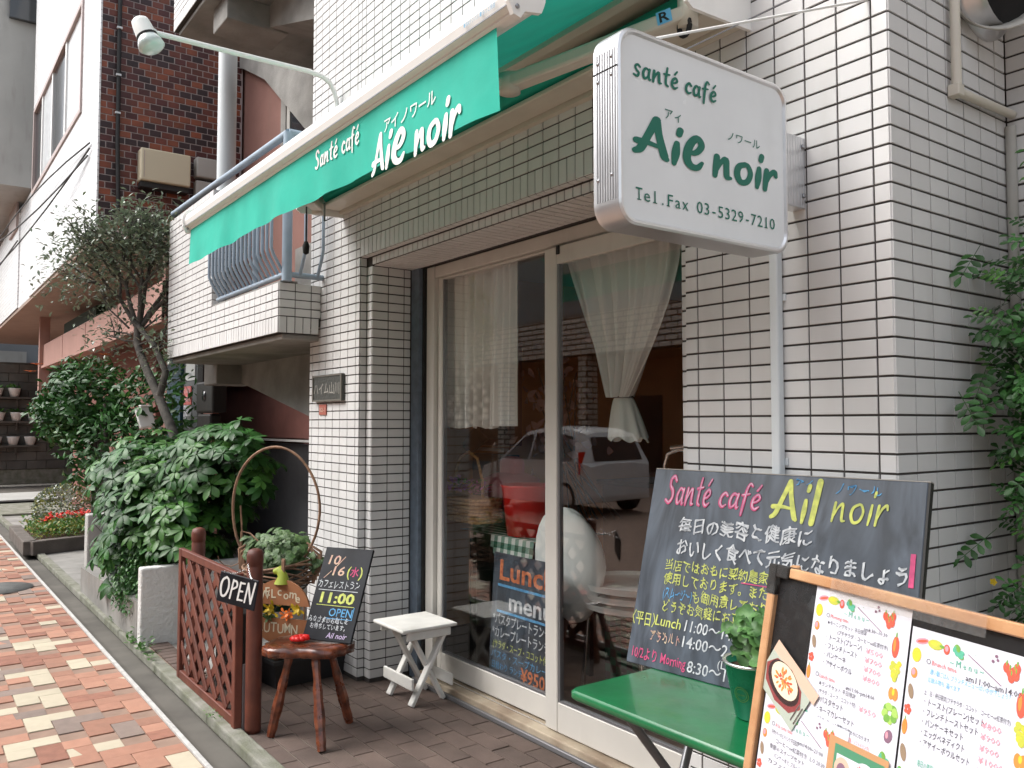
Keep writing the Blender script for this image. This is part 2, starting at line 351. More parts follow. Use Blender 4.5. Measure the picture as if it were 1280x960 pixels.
# brush letters: strokes of (x, y, width)
BR = {
 'A': (.80, [[(.05, .10, .13), (.16, .20, .16), (.30, .60, .15), (.44, 1.0, .17)], [(.44, .98, .17), (.52, .62, .15), (.66, .16, .17), (.72, .07, .12)], [(.06, .36, .15), (.28, .37, .12), (.52, .34, .09)]]),
 'i': (.24, [[(.12, .56, .12), (.11, .3, .17), (.09, .02, .10)], [(.15, .80, .13), (.17, .92, .14)]]),
 'l': (.56, [[(.14, .40, .10), (.33, .46, .13), (.44, .68, .14), (.32, .84, .15), (.17, .62, .17), (.12, .28, .17), (.22, .08, .16), (.38, .07, .14), (.48, .22, .08)]]),
 'n': (.58, [[(.10, .56, .15), (.09, .3, .15), (.08, .04, .12)], [(.11, .2, .09), (.22, .44, .11), (.34, .54, .15), (.37, .3, .15), (.40, .08, .14), (.50, .07, .08)]]),
 'o': (.58, [[(.30, .56, .13), (.13, .46, .15), (.09, .24, .16), (.20, .05, .15), (.38, .10, .14), (.46, .34, .13), (.38, .53, .12), (.30, .56, .11)]]),
 'r': (.46, [[(.10, .56, .14), (.09, .3, .15), (.08, .02, .12)], [(.11, .22, .09), (.20, .46, .12), (.33, .58, .14), (.38, .46, .10)]]),
 'S': (.60, [[(.48, .80, .13), (.34, .94, .13), (.18, .84, .14), (.20, .62, .14), (.38, .46, .15), (.42, .22, .14), (.26, .06, .14), (.07, .14, .12)]]),
 's': (.46, [[(.38, .52, .10), (.26, .60, .11), (.14, .50, .11), (.20, .34, .12), (.33, .22, .12), (.26, .05, .12), (.08, .09, .10)]]),
 'a': (.54, [[(.38, .50, .11), (.20, .54, .12), (.09, .30, .14), (.16, .06, .13), (.32, .16, .10), (.40, .42, .09)], [(.41, .54, .13), (.38, .28, .13), (.42, .05, .12), (.50, .09, .06)]]),
 't': (.38, [[(.20, .92, .11), (.16, .5, .13), (.16, .14, .13), (.28, .05, .10)], [(.03, .58, .10), (.18, .60, .11), (.34, .63, .08)]]),
 'e': (.48, [[(.10, .28, .10), (.26, .32, .10), (.38, .44, .11), (.28, .56, .12), (.13, .42, .14), (.11, .18, .14), (.24, .05, .13), (.40, .14, .08)]]),
 'c': (.44, [[(.38, .46, .11), (.26, .56, .12), (.12, .40, .14), (.11, .18, .14), (.24, .05, .12), (.38, .13, .08)]]),
 'f': (.42, [[(.40, .86, .09), (.28, .94, .11), (.19, .74, .13), (.16, .3, .14), (.14, -.18, .11)], [(.03, .52, .10), (.18, .55, .11), (.34, .58, .08)]]),
 'O': (.72, [[(.36, 1.0, .10), (.14, .82, .11), (.08, .45, .12), (.22, .04, .11), (.46, .08, .11), (.60, .48, .11), (.52, .88, .10), (.34, 1.0, .09)]]),
 'P': (.50, [[(.12, .95, .10), (.10, .5, .10), (.08, 0, .10)], [(.12, .92, .09), (.34, .90, .10), (.40, .66, .10), (.12, .46, .08)]]),
 'E': (.48, [[(.12, .92, .10), (.10, .02, .10)], [(.13, .90, .09), (.40, .92, .08)], [(.12, .48, .09), (.34, .50, .08)], [(.11, .04, .09), (.42, .05, .08)]]),
 'N': (.70, [[(.10, 0, .09), (.14, .98, .10)], [(.15, .96, .10), (.50, .02, .10)], [(.50, .02, .10), (.58, 1.08, .10)]]),
 '|': (.34, [[(.18, 1.04, .20), (.14, .5, .19), (.10, .02, .18)]]),
 'L': (.5, [[(.14, .95, .12), (.12, .06, .12)], [(.12, .05, .11), (.42, .06, .09)]]),
 'u': (.54, [[(.10, .56, .11), (.09, .2, .11), (.22, .04, .11), (.38, .16, .10), (.42, .5, .10)], [(.42, .56, .11), (.44, .04, .11)]]),
 'h': (.54, [[(.11, .98, .11), (.09, .03, .11)], [(.10, .25, .09), (.26, .52, .10), (.38, .46, .10), (.42, .04, .11)]]),
 'm': (.80, [[(.10, .56, .11), (.09, .03, .11)], [(.10, .3, .09), (.24, .54, .10), (.36, .42, .11), (.36, .04, .11)], [(.37, .3, .09), (.52, .54, .10), (.63, .42, .11), (.66, .04, .11)]]),
}
def ribbon(mb, st, P, m, kw):
    pts = [V((p[0], p[1], p[2])) for p in st]; ex = [pts[0]*2-pts[1]]+pts+[pts[-1]*2-pts[-2]]; c = []
    for i in range(1, len(ex)-2):
        n = 5 if len(pts) > 2 else 2
        for k in range(n):
            t = k/n; p0, p1, p2, p3 = ex[i-1:i+3]
            c.append(.5*((2*p1)+(p2-p0)*t+(2*p0-5*p1+4*p2-p3)*t*t+(3*p1-p0-3*p2+p3)*t**3))
    c.append(pts[-1]); Lf = []; Rt = []
    for i, p in enumerate(c):
        d = c[min(i+1, len(c)-1)]-c[max(i-1, 0)]; d = V((d.x, d.y, 0)).normalized(); n = V((-d.y, d.x, 0)); hw = p.z*.5*kw
        Lf.append((p.x+n.x*hw, p.y+n.y*hw)); Rt.append((p.x-n.x*hw, p.y-n.y*hw))
    def cap(p, q, e):   # half circle from p to q bulging along e
        o = ((p[0]+q[0])/2, (p[1]+q[1])/2); r = V((p[0]-o[0], p[1]-o[1])); out = []
        for k in range(1, 5):
            t = math.pi*k/5; out.append((o[0]+r.x*math.cos(t)+e.x*r.length*math.sin(t), o[1]+r.y*math.cos(t)+e.y*r.length*math.sin(t)))
        return out
    d0 = (c[0]-c[1]); d0 = V((d0.x, d0.y)).normalized(); d1 = c[-1]-c[-2]; d1 = V((d1.x, d1.y)).normalized()
    n = len(c); vs = [P(q[0], q[1], i) for i, q in enumerate(Lf)]+[P(q[0], q[1], i) for i, q in enumerate(Rt)]; fs = [(i, n+i, n+i+1, i+1) for i in range(n-1)]
    e1 = cap(Lf[-1], Rt[-1], d1); e0 = cap(Rt[0], Lf[0], d0)
    k = len(vs); vs += [P(q[0], q[1], n) for q in e1]; fs.append([n-1]+[2*n-1]+list(range(k, k+4))[::-1])
    k = len(vs); vs += [P(q[0], q[1], 0) for q in e0]; fs.append([n, 0]+list(range(k, k+4))[::-1])
    mb.add(vs, fs, m)
def brush(mb, s, u, v, w, h, m, pl, kw=1., lift=.0006, slant=.08):
    o, B = pl; x = 0; items = []
    for ch in s:
        if ch == ' ': x += .3; continue
        acc = ch == 'é'; wd, st = BR['e' if acc else ch]
        for q in st+([[(.22, .72, .10), (.34, .90, .09)]] if acc else []): items.append((x, q))
        x += wd
    sx = w/x
    for k, (dx, q) in enumerate(items):
        P = lambda X, Y, i=0, dx=dx, k=k: o+B[0]*(u+(dx+X+slant*Y)*sx)+B[1]*(v+Y*h)+B[2]*(lift+k*.00012+i*.000012)
        ribbon(mb, q, P, m, kw)
def proj(p):
    d = V(p)-CAMP; z = d.dot(Fv)
    if z < .05: return None
    return (640+FPX*d.dot(R2)/z, 480-FPX*d.dot(U2)/z, z)
def inpoly(x, y, poly):
    c = False; n = len(poly)
    for i in range(n):
        x1, y1 = poly[i]; x2, y2 = poly[i-1]
        if (y1 > y) != (y2 > y) and x < (x2-x1)*(y-y1)/(y2-y1)+x1: c = not c
    return c
# ------------------------------------------------------------------ single pieces (tiles, bricks, pavers)
_pm = {}
def piece_mesh(name, w_, h_, t, m, bv=.0015):
    k = (name, round(w_, 4), round(h_, 4), round(t, 4), m.name)
    if k not in _pm:
        me = bpy.data.meshes.new(name); a, b = w_/2, h_/2
        vs = [(-a, -b, 0), (a, -b, 0), (a, b, 0), (-a, b, 0), (-a, -b, t-bv), (a, -b, t-bv), (a, b, t-bv), (-a, b, t-bv), (-a+bv, -b+bv, t), (a-bv, -b+bv, t), (a-bv, b-bv, t), (-a+bv, b-bv, t)]
        fs = [(i, (i+1) % 4, 4+(i+1) % 4, 4+i) for i in range(4)]+[(4+i, 4+(i+1) % 4, 8+(i+1) % 4, 8+i) for i in range(4)]+[(8, 9, 10, 11), (3, 2, 1, 0)]
        me.from_pydata(vs, [], fs); me.materials.append(m); _pm[k] = me
    return _pm[k]
def pieces(parent, name, rects, stuff, hide=(), nmax=300, t=.004, jit=.0012, bv=.0015, minpx=9):
    """rects: (centre, (a,b,n), w, h, material). The largest in view become objects, the rest one mesh."""
    sc = []
    for i, (c, B, w_, h_, m) in enumerate(rects):
        ar = 0
        if (CAMP-c).dot(B[2]) > 0:
            q = [proj(c+B[0]*(x*w_/2)+B[1]*(y*h_/2)) for x, y in ((-1, -1), (1, -1), (1, 1), (-1, 1))]
            if all(q):
                cx = sum(p[0] for p in q)/4; cy = sum(p[1] for p in q)/4
                if 0 < cx < 1280 and 0 < cy < 960 and not any(inpoly(cx, cy, h) for h in hide):
                    ar = abs(sum(q[k][0]*q[(k+1) % 4][1]-q[(k+1) % 4][0]*q[k][1] for k in range(4)))/2
                    ex = max(max(p[0] for p in q)-min(p[0] for p in q), max(p[1] for p in q)-min(p[1] for p in q))
                    if ex < minpx: ar = 0
        sc.append((ar, i))
    sc.sort(reverse=True); top = set(i for a, i in sc[:nmax] if a > 0)
    mb = MB(); pl = parent_loc(parent)
    for i, (c, B, w_, h_, m) in enumerate(rects):
        dn = random.uniform(-jit, jit)*.5
        if i in top:
            o = bpy.data.objects.new(name, piece_mesh(name, w_, h_, t, m, bv)); COL.objects.link(o); o.parent = parent
            mat = Matrix((B[0], B[1], B[2])).transposed()
            o.rotation_euler = (mat @ Matrix.Rotation(random.uniform(-1, 1)*jit*2, 3, 'X') @ Matrix.Rotation(random.uniform(-1, 1)*jit*1.0, 3, 'Y')).to_euler()
            o.location = c+B[2]*dn-pl
        else:
            a, b = w_/2, h_/2; P = lambda x, y, z: c+B[0]*x+B[1]*y+B[2]*(z+dn)
            mb.add([P(-a, -b, 0), P(a, -b, 0), P(a, b, 0), P(-a, b, 0), P(-a+bv, -b+bv, t), P(a-bv, -b+bv, t), P(a-bv, b-bv, t), P(-a+bv, b-bv, t)],
                   [(0, 1, 5, 4), (1, 2, 6, 5), (2, 3, 7, 6), (3, 0, 4, 7), (4, 5, 6, 7)], m)
    if mb.v: mb.build(stuff, parent, kind='stuff')
def grid(out, o, B, us, vs, m, gap=.0057):
    o = V(o)
    for i in range(len(us)-1):
        for j in range(len(vs)-1):
            w_ = us[i+1]-us[i]-gap*.95; h_ = vs[j+1]-vs[j]-gap
            if w_ > .008 and h_ > .008: out.append((o+B[0]*((us[i]+us[i+1])/2)+B[1]*((vs[j]+vs[j+1])/2), B, round(w_, 3), round(h_, 3), m))
def rng(a, b, st):
    n = int(round((b-a)/st)); return [a+st*i for i in range(n+1)]
FR = (V((1, 0, 0)), V((0, 0, 1)), V((0, -1, 0)))      # faces the street
SD = (V((0, 1, 0)), V((0, 0, 1)), V((1, 0, 0)))       # faces +X
DN = (V((1, 0, 0)), V((0, 1, 0))*-1, V((0, 0, -1)))   # faces down
UP = XY
HIDE = [[(742, 55), (775, 38), (985, 105), (985, 310), (770, 285), (742, 250)], [(819, 585), (1162, 604), (1150, 740), (905, 860), (783, 829)], [(965, 703), (1280, 785), (1280, 960), (930, 960)],
        [(243, 262), (655, 0), (935, 0), (935, 40), (620, 165), (242, 328)], [(718, 856), (810, 830), (960, 880), (935, 960), (700, 960)], [(1185, 250), (1280, 250), (1280, 700), (1185, 700)]]
# ================================================================== CAFE BUILDING
cafe = thing('cafe_building', 'white tiled corner building with the café entrance and green awning', 'building', (-1.9, .4, 0))
T = []; row = lambda a, b: rng(a, b, .05)
c_r = [-.70]+[-.6475+.1*i for i in range(7)]+[0]
grid(T, (0, .003, 0), FR, c_r, row(.02, 2.92), WT)
c_p = [-3.756]+[-3.714+.1*i for i in range(7)]+[-3.0665]
grid(T, (0, .003, 0), FR, c_p, row(.02, 4.32), WT)
c_m = [-3.0665]+[-3.114+.09866*i for i in range(1, 25)]+[-.6475-.0525]
grid(T, (0, .003, 0), FR, c_m, row(2.42, 4.02), WT)
grid(T, (0, .003, 0), FR, [-3.0665+.04932*i for i in range(49)], [2.32, 2.42], WT)
grid(T, (0, .046, 0), FR, [-3.003+.0499*i for i in range(46)], [2.272, 2.317], WT)
grid(T, (0, 0, 2.323), DN, [-3.0665+.04932*i for i in range(49)], [-.042, -.003], WT)
grid(T, (0, 0, 2.273), DN, [-3.003+.0499*i for i in range(46)], [-.30, -.25, -.15, -.05], WT)
grid(T, (-3.0695, 0, 0), SD, [.003, .043], row(.02, 2.32), WT)
grid(T, (0, .046, 0), FR, [-3.0665, -3.003], row(.02, 2.27), WT)
grid(T, (-3.006, 0, 0), SD, [.043, .143, .243, .285], row(.02, 2.27), WT)
grid(T, (0, .046, 0), FR, [-.755, -.70], row(.02, 2.27), WT)
grid(T, (-.003, 0, 0), SD, [0, .0975]+[.1975+.1*i for i in range(5)]+[.667], row(.02, 2.97), WT)
grid(T, (0, .673, 0), FR, rng(0, 1.3, .1), row(.02, 3.22), WT)
pieces(cafe, 'tile', T, 'wall_tiling', HIDE, jit=.0007, bv=.0011)
g = MB()
g.box((-.699, .003, 0), (-.003, .7, 6.2), GROUT); g.box((-.754, .046, 0), (-.699, .7, 2.32), GROUT)
g.box((-.003, .673, 0), (1.6, .9, 6.2), GROUT)
g.box((-3.755, .003, 0), (-3.0695, .36, 2.32), GROUT); g.box((-3.0695, .046, 0), (-3.006, .36, 2.273), GROUT)
g.box((-3.755, .003, 2.323), (-.699, .36, 6.2), GROUT); g.box((-3.0695, .046, 2.273), (-.699, .36, 2.323), GROUT)
g.build('wall', cafe)
# balconies
for z0, nm in ((1.93, 'balcony'), (4.69, 'upper_balcony')):
    T = []; xr = -3.59 if z0 < 3 else -3.758
    cols = rng(-6.1, -3.6, .1)+([xr] if z0 < 3 else []); cols = [c for c in cols if c <= xr+.001]
    grid(T, (0, -.262, 0), FR, rng(-6.1, cols[-1], .05), [z0, z0+.10], WT)
    if z0 < 3:
        grid(T, (0, -.262, 0), FR, cols, rng(z0+.10, z0+.30, .05), WT)
        grid(T, (0, -.262, 0), FR, rng(-6.1, -4.9, .1), rng(z0+.30, z0+1.15, .05), WT)
        grid(T, (-3.593, 0, 0), SD, [-.265, -.165, -.065, -.003], rng(z0+.10, z0+.30, .05), WT)
        grid(T, (-3.593, 0, 0), SD, [-.265, -.215, -.165, -.115, -.065, -.015], [z0, z0+.10], WT)
        grid(T, (-4.903, 0, 0), SD, [-.262, -.17], rng(z0+.30, z0+1.15, .05), WT)
    else: grid(T, (0, -.262, 0), FR, cols, rng(z0+.10, z0+.80, .05), WT)
    b = MB(); b.box((-6.1, -.262, z0+.004), (xr-.003, -.14, z0+.298), GROUT)
    b.box((-6.1, -.262, z0+.298), (-4.903, -.16, z0+1.148), GROUT) if z0 < 3 else b.box((-6.1, -.262, z0+.298), (xr-.003, -.16, z0+.9), GROUT)
    b.box((-6.1, -.14, z0+.05), (xr-.005, -.006, z0+.295), GROUT)
    # concrete underside with its drip edge
    b.box((-6.07, -.232, z0-.035), (xr-.03, .9, z0+.002), CONC, bev=.01); b.box((-6.1, -.138, z0+.003), (-3.758, .95, z0+.05), CONC2)
    if z0 < 3: b.box((-4.9, -.255, z0+.301), (xr-.006, -.15, z0+.312), CONC)
    ob = b.build(nm, cafe); pieces(ob, 'tile', T, 'balcony_tiling', HIDE, nmax=220 if z0 < 3 else 40)
b = MB()
b.box((-6.33, .1, 1.73), (-5.97, .45, 1.93), CONC, bev=.01)
b.prism([(-5.97, .31, 1.745), (-3.76, .31, 1.30), (-3.76, .31, 1.93), (-5.97, .31, 1.93)], (0, 1, 0), .5, CONC2)
b.build('stair_beam', cafe)
b = MB()
b.box((-5.45, -.13, 4.46), (-5.10, .35, 4.655), CONC, bev=.01)
b.prism([(-5.10, .2, 4.48), (-3.76, .2, 4.05), (-3.76, .2, 4.66), (-5.10, .2, 4.66)], (0, 1, 0), .5, CONC2)
b.prism([(-8.9, 1.0, 5.72), (-8.05, 1.0, 5.38), (-7.35, 1.0, 5.02), (-6.2, 1.0, 4.14), (-3.7, 1.0, 2.9), (-3.7, 1.0, 6.3), (-8.9, 1.0, 6.3)], (0, -1, 0), .04, CONC2)
b.box((-6.1, .951, 4.70), (-3.76, 2.2, 4.85), CONC2)
b.build('stair_soffit', cafe)
# door set -----------------------------------------------------------
f = MB()
f.box((-3.0, .288, .0), (-2.915, .352, 2.268), FRAMEG); f.box((-2.913, .31, 0), (-2.895, .35, 2.268), BLACK)
f.build('steel_channel', cafe)
f = MB(); f.box((-2.893, .325, .055), (-2.815, .40, 2.268), FRAME, bev=.003); f.box((-2.812, .33, 2.205), (-.70, .40, 2.268), FRAME, bev=.003)
f.box((-.80, .33, .055), (-.70, .40, 2.203), FRAME); f.build('door_frame', cafe)
f = MB(); f.box((-2.9, .262, .0), (-.70, .42, .05), SILL, bev=.006); f.box((-2.9, .245, .0), (-.70, .262, .022), TUBEG, bev=.002); f.box((-2.85, .318, .05), (-.70, .325, .056), CHROME); f.build('door_sill', cafe)
def leaf_door(x0, x1, y0, zt, zb, label, sw):
    d = MB(); th = .034
    d.box((x0, y0, .058), (x0+sw, y0+th, zt), FRAME, bev=.004); d.box((x1-sw, y0, .058), (x1, y0+th, zt), FRAME, bev=.004)
    d.box((x0+sw, y0+.001, .058), (x1-sw, y0+th-.001, zb), FRAME, bev=.003); d.box((x0+sw, y0+.001, zt-.078 if zt < 2.19 else zt-.012), (x1-sw, y0+th-.001, zt), FRAME, bev=.003)
    # glazing bead
    zt2 = zt-.078 if zt < 2.19 else zt-.012
    for bx in ((x0+sw, x0+sw+.012), (x1-sw-.012, x1-sw)): d.box((bx[0], y0+.006, zb), (bx[1], y0+.028, zt2), TUBEG)
    d.box((x0+sw+.012, y0+.006, zb), (x1-sw-.012, y0+.028, zb+.01), TUBEG)
    o = d.build('sliding_door', cafe, label=label)
    q = MB(); q.box((x0+sw+.004, y0+.012, zb), (x1-sw-.004, y0+.017, zt2), GLASS); q.build('glass_pane', o)
    return o
dl = leaf_door(-2.813, -1.815, .350, 2.203, .165, 'left sliding door leaf with lace curtain behind its glass', .045)
dr = leaf_door(-1.812, -.765, .305, 2.188, .185, 'right sliding door leaf with gathered curtain behind its glass', .085)
k = MB(); k.box((-1.72, .296, 2.15), (-1.70, .304, 2.19), BLACK, bev=.002); k.build('door_latch', dr)
# downpipe on the front, conduit and vent on the side
p = MB(); p.box((-.357, -.030, 0), (-.328, -.002, 1.9), PIPEW, bev=.006)
for z in (.5, 1.28, 1.75): p.box((-.366, -.006, z), (-.319, -.001, z+.02), PIPEW)
p.build('cable_duct', cafe)
p = MB(); p.tube([(.022, .315, 3.3), (.022, .315, 2.34)], .014, AWB, 8); p.tube([(.022, .33, 2.325), (.022, .66, 2.335)], .013, AWB, 8); p.box((.002, .30, 2.31), (.035, .333, 2.345), AWB, bev=.003)
p.tube([(.016, .66, 2.30), (.016, .66, 0)], .016, GREYB, 8)
p.build('conduit', cafe)
p = MB(); cB = (V((0, 1, 0)), V((0, 0, 1)), V((1, 0, 0)))
p.lathe((.002, .52, 2.70), [(.165, 0), (.165, .015), (.14, .03), (.138, .06)], ALU, 28, cB)
vd = V((.62, -.70, -.34)).normalized(); va_ = V((0, 0, 1)).cross(vd).normalized(); vb_ = vd.cross(va_); vc_ = V((.02, .53, 2.71))
p.lathe(vc_, [(0, -.02), (.10, .0), (.135, .04), (.140, .10), (.150, .165), (.146, .168), (.135, .12), (.128, .06)], GREYB, 30, (va_, vb_, vd)); p.lathe(vc_, [(.133, .08), (0, .075)], BLACK, 30, (va_, vb_, vd))  # black disc stands in for the shade inside the hood mouth
p.build('vent_hood', cafe)
# name plaque
p = MB(); p.box((-3.655, -.022, 1.528), (-3.245, .0, 1.685), PLAQ, bev=.005)
for lo, hi in (((-3.655, -.026, 1.528), (-3.245, -.020, 1.538)), ((-3.655, -.026, 1.675), (-3.245, -.020, 1.685)), ((-3.655, -.026, 1.538), (-3.643, -.020, 1.675)), ((-3.257, -.026, 1.538), (-3.245, -.020, 1.675))): p.box(lo, hi, M('plaque_rim', (.13, .12, .10), .5) if 'plaque_rim' not in bpy.data.materials else bpy.data.materials['plaque_rim'])
po = p.build('name_plaque', cafe)
p = MB(); text(p, 'ハイム山川', -3.635, 1.575, .075, M('worn_lettering', (.30, .29, .26), .5), (V((0, -.022, 0)), FR), w=.36, off=.01); p.build('lettering', po)
p = MB(); p.box((-3.59, -.008, 1.45), (-3.49, -.0015, 1.512), REDTAG); text(p, '82-1', -3.58, 1.468, .035, CHC, (V((0, -.008, 0)), FR), w=.08, off=.01); p.build('number_tag', cafe)
# railing of the landing
rb = MB(); ry = -.225
rb.tube([(-6.15, ry, 3.16), (-3.57, ry, 3.12)], .024, STEELB, 10); rb.tube([(-3.57, ry, 3.12), (-3.57, -.0, 3.12)], .024, STEELB, 10)
rb.tube([(-4.86, ry, 3.045), (-3.57, ry, 3.035)], .015, STEELB, 8); rb.tube([(-3.57, ry, 3.035), (-3.57, -.0, 3.035)], .015, STEELB, 8)
rb.tube([(-4.84, ry-.01, 2.275), (-3.57, ry-.01, 2.275)], .017, STEELB, 8); rb.tube([(-3.57, ry-.01, 2.275), (-3.57, 0, 2.275)], .017, STEELB, 8)
rb.tube([(-3.575, ry, 2.235), (-3.575, ry, 3.12)], .03, STEELB, 10); rb.tube([(-4.2, ry+.03, 2.20), (-4.2, ry+.03, 3.0)], .02, STEELB, 8)
ro = rb.build('railing', cafe)
bm_ = MB(); bm_.tube([(0, 0, .765), (0, -.03, .73), (0, -.085, .68), (0, -.09, .62), (0, -.09, .15), (0, -.075, .11), (0, -.01, .0)], .0105, STEELB, 8)
b0 = None
for i in range(17):
    x = -4.80+i*.0755
    o = bpy.data.objects.new('railing_bar', b0 or None)
    if b0 is None:
        me = bpy.data.meshes.new('railing_bar'); me.from_pydata([tuple(q) for q in bm_.v], [], bm_.f); me.materials.append(STEELB); me.polygons.foreach_set('use_smooth', bm_.sm); b0 = me; o = bpy.data.objects.new('railing_bar', me)
    COL.objects.link(o); o.parent = ro; o.location = V((x, ry, 2.275))-parent_loc(ro)
for y in (-.15, -.04):
    o = bpy.data.objects.new('railing_bar', b0); COL.objects.link(o); o.parent = ro; o.location = V((-3.57, y, 2.275))-parent_loc(ro); o.rotation_euler = (0, 0, R(90))
# landing recess seen through the railing
b = MB(); b.box((-4.9, .35, 2.235), (-3.757, .40, 2.72), CONC); b.box((-4.2, .3, 2.72), (-3.757, .42, 2.75), CONC2); b.build('landing_wall', cafe)
# entrance passage wall left of the pillar
b = MB()
b.box((-12, 1.2, 1.25), (-3.3, 1.3, 1.93), MAROON); b.box((-12, 1.15, 1.215), (-3.3, 1.19, 1.235), WHITEP); b.box((-12, 1.2, .0), (-3.3, 1.28, 1.19), M('dark_panel', (.085, .088, .095), .5, var=.2))
b.box((-4.4, 1.13, .84), (-4.05, 1.18, .90), BLACK, bev=.005)
b.build('passage_wall', cafe)
# upper wall with window behind the landing
b = MB(); b.box((-9.2, 1.03, 1.96), (-3.3, 1.25, 5.9), SALM); b.build('stairwell_wall', cafe)
b = MB(); b.box((-6.93, .985, 3.96), (-6.80, 1.03, 5.3), CONC); b.box((-6.78, .99, 4.02), (-5.5, 1.03, 4.10), GREYB); b.box((-6.78, .99, 4.10), (-6.70, 1.03, 5.2), GREYB); b.box((-6.70, 1.0, 4.10), (-5.5, 1.028, 5.2), DARKG); b.build('window', cafe)
b = MB(); b.tube([(-6.45, .30, 2.0), (-6.45, .30, 5.4)], .082, PIPEW, 18); b.tube([(-6.45, .30, 3.3), (-6.45, .30, 3.36)], .092, PIPEW, 18); b.build('drain_pipe', cafe)
# ------------------------------------------------------------------ room behind the glass
rm = MB(); X0, X1, Y0, Y1, Z1 = -3.74, -.02, .42, 3.4, 2.45
rm.quad((X0, Y1, 0), (X1, Y1, 0), (X1, Y1, Z1), (X0, Y1, Z1), ROOMW); rm.quad((X0, Y0, 0), (X0, Y1, 0), (X0, Y1, Z1), (X0, Y0, Z1), ROOMW)
rm.quad((X1, Y0, 0), (X1, Y1, 0), (X1, Y1, Z1), (X1, Y0, Z1), ROOMW)
rm.quad((X0, Y0, Z1), (X1, Y0, Z1), (X1, Y1, Z1), (X0, Y1, Z1), ROOMC); rm.quad((X0, Y0, .02), (X1, Y0, .02), (X1, Y1, .02), (X0, Y1, .02), ROOMD)
rm.quad((X0, .41, 0), (-2.9, .41, 0), (-2.9, .41, Z1), (X0, .41, Z1), ROOMD); rm.quad((-.72, .41, 0), (X1, .41, 0), (X1, .41, Z1), (-.72, .41, Z1), ROOMD); rm.quad((-2.9, .405, 2.27), (-.72, .405, 2.27), (-.72, .405, Z1), (-2.9, .405, Z1), ROOMD)
rm.build('room_shell', cafe)
# ================================================================== AWNING
aw = thing('awning', 'green retractable awning with white casing and lettered valance', 'awning', (-1.86, -.3, 2.6))
XL, XR = -3.28, -.44
m_ = MB()
prof = [(-.002, 2.60), (-.002, 2.80), (-.20, 2.82), (-.27, 2.76), (-.275, 2.70), (-.235, 2.70), (-.22, 2.765), (-.03, 2.75), (-.03, 2.60)]
m_.prism([(XL, y, z) for y, z in prof], (1, 0, 0), XR-XL, AWB)
m_.box((XL+.01, -.15, 2.615), (XR-.01, -.035, 2.635), AWB, bev=.004)
m_.tube([(XL+.02, -.10, 2.69), (XR-.02, -.10, 2.69)], .045, GREEN, 16)
m_.build('casing', aw)
for x, s in ((XL-.012, 0), (XR, 1)):
    e = MB(); e.prism([(x, 0, 2.583), (x, 0, 2.84), (-0+x, -.24, 2.85), (x, -.285, 2.78), (x, -.285, 2.59), (x, -.26, 2.575)], (1, 0, 0), .012, AWH); e.build('casing_end_plate', aw)
# front bar
fbp = [(-.80, 2.475), (-.86, 2.478), (-.885, 2.46), (-.892, 2.43), (-.885, 2.405), (-.87, 2.398), (-.87, 2.392), (-.862, 2.388), (-.84, 2.388), (-.815, 2.40), (-.80, 2.43)]
m_ = MB(); m_.prism([(XL+.02, y, z) for y, z in fbp], (1, 0, 0), XR-XL-.03, AWH)
m_.box((XL+.02, -.889, 2.404), (XR-.01, -.887, 2.407), TUBEG)
fb_ = m_.build('front_bar', aw)
for x in (XL+.008, XR-.01):
    e = MB(); pts = []
    for i in range(14):
        t = math.pi*(-.15+1.3*i/13); pts.append((x, -.845+.058*math.cos(t), 2.44+.055*math.sin(t)))
    pts += [(x, -.90, 2.405), (x, -.885, 2.375), (x, -.865, 2.37), (x, -.85, 2.39), (x, -.80, 2.40)]
    e.prism(pts, (1, 0, 0), .014, AWH)
    for y, z in ((-.81, 2.465), (-.875, 2.395)): e.lathe((x+.014, y, z), [(.006, 0), (.006, .003), (0, .004)], SCRW, 10, (V((0, 1, 0)), V((0, 0, 1)), V((1, 0, 0))))
    e.build('bar_end_cap', fb_)
m_ = MB(); pl = (V((0, -.8935, 0)), FR); text(m_, '● BXテンパル ■ もっと快適', -.64, 2.415, .016, M('label_blue', (.12, .30, .45), .5), pl, w=.14); 
m_.build('maker_label', fb_)
# canopy cloth with a slight belly
m_ = MB(); nx, ny = 24, 10; vs = []
for j in range(ny+1):
    for i in range(nx+1):
        t = j/ny; s = i/nx; x = XL+.03+(XR-XL-.09)*s; y = -.25+(-.80+.25)*t; z = 2.735+(2.462-2.735)*t-.02*math.sin(math.pi*t)-.004*math.sin(s*40)*t
        vs.append((x, y, z))
m_.add(vs, [(j*(nx+1)+i, j*(nx+1)+i+1, (j+1)*(nx+1)+i+1, (j+1)*(nx+1)+i) for j in range(ny) for i in range(nx)], GREEN, True); m_.build('canopy', aw)
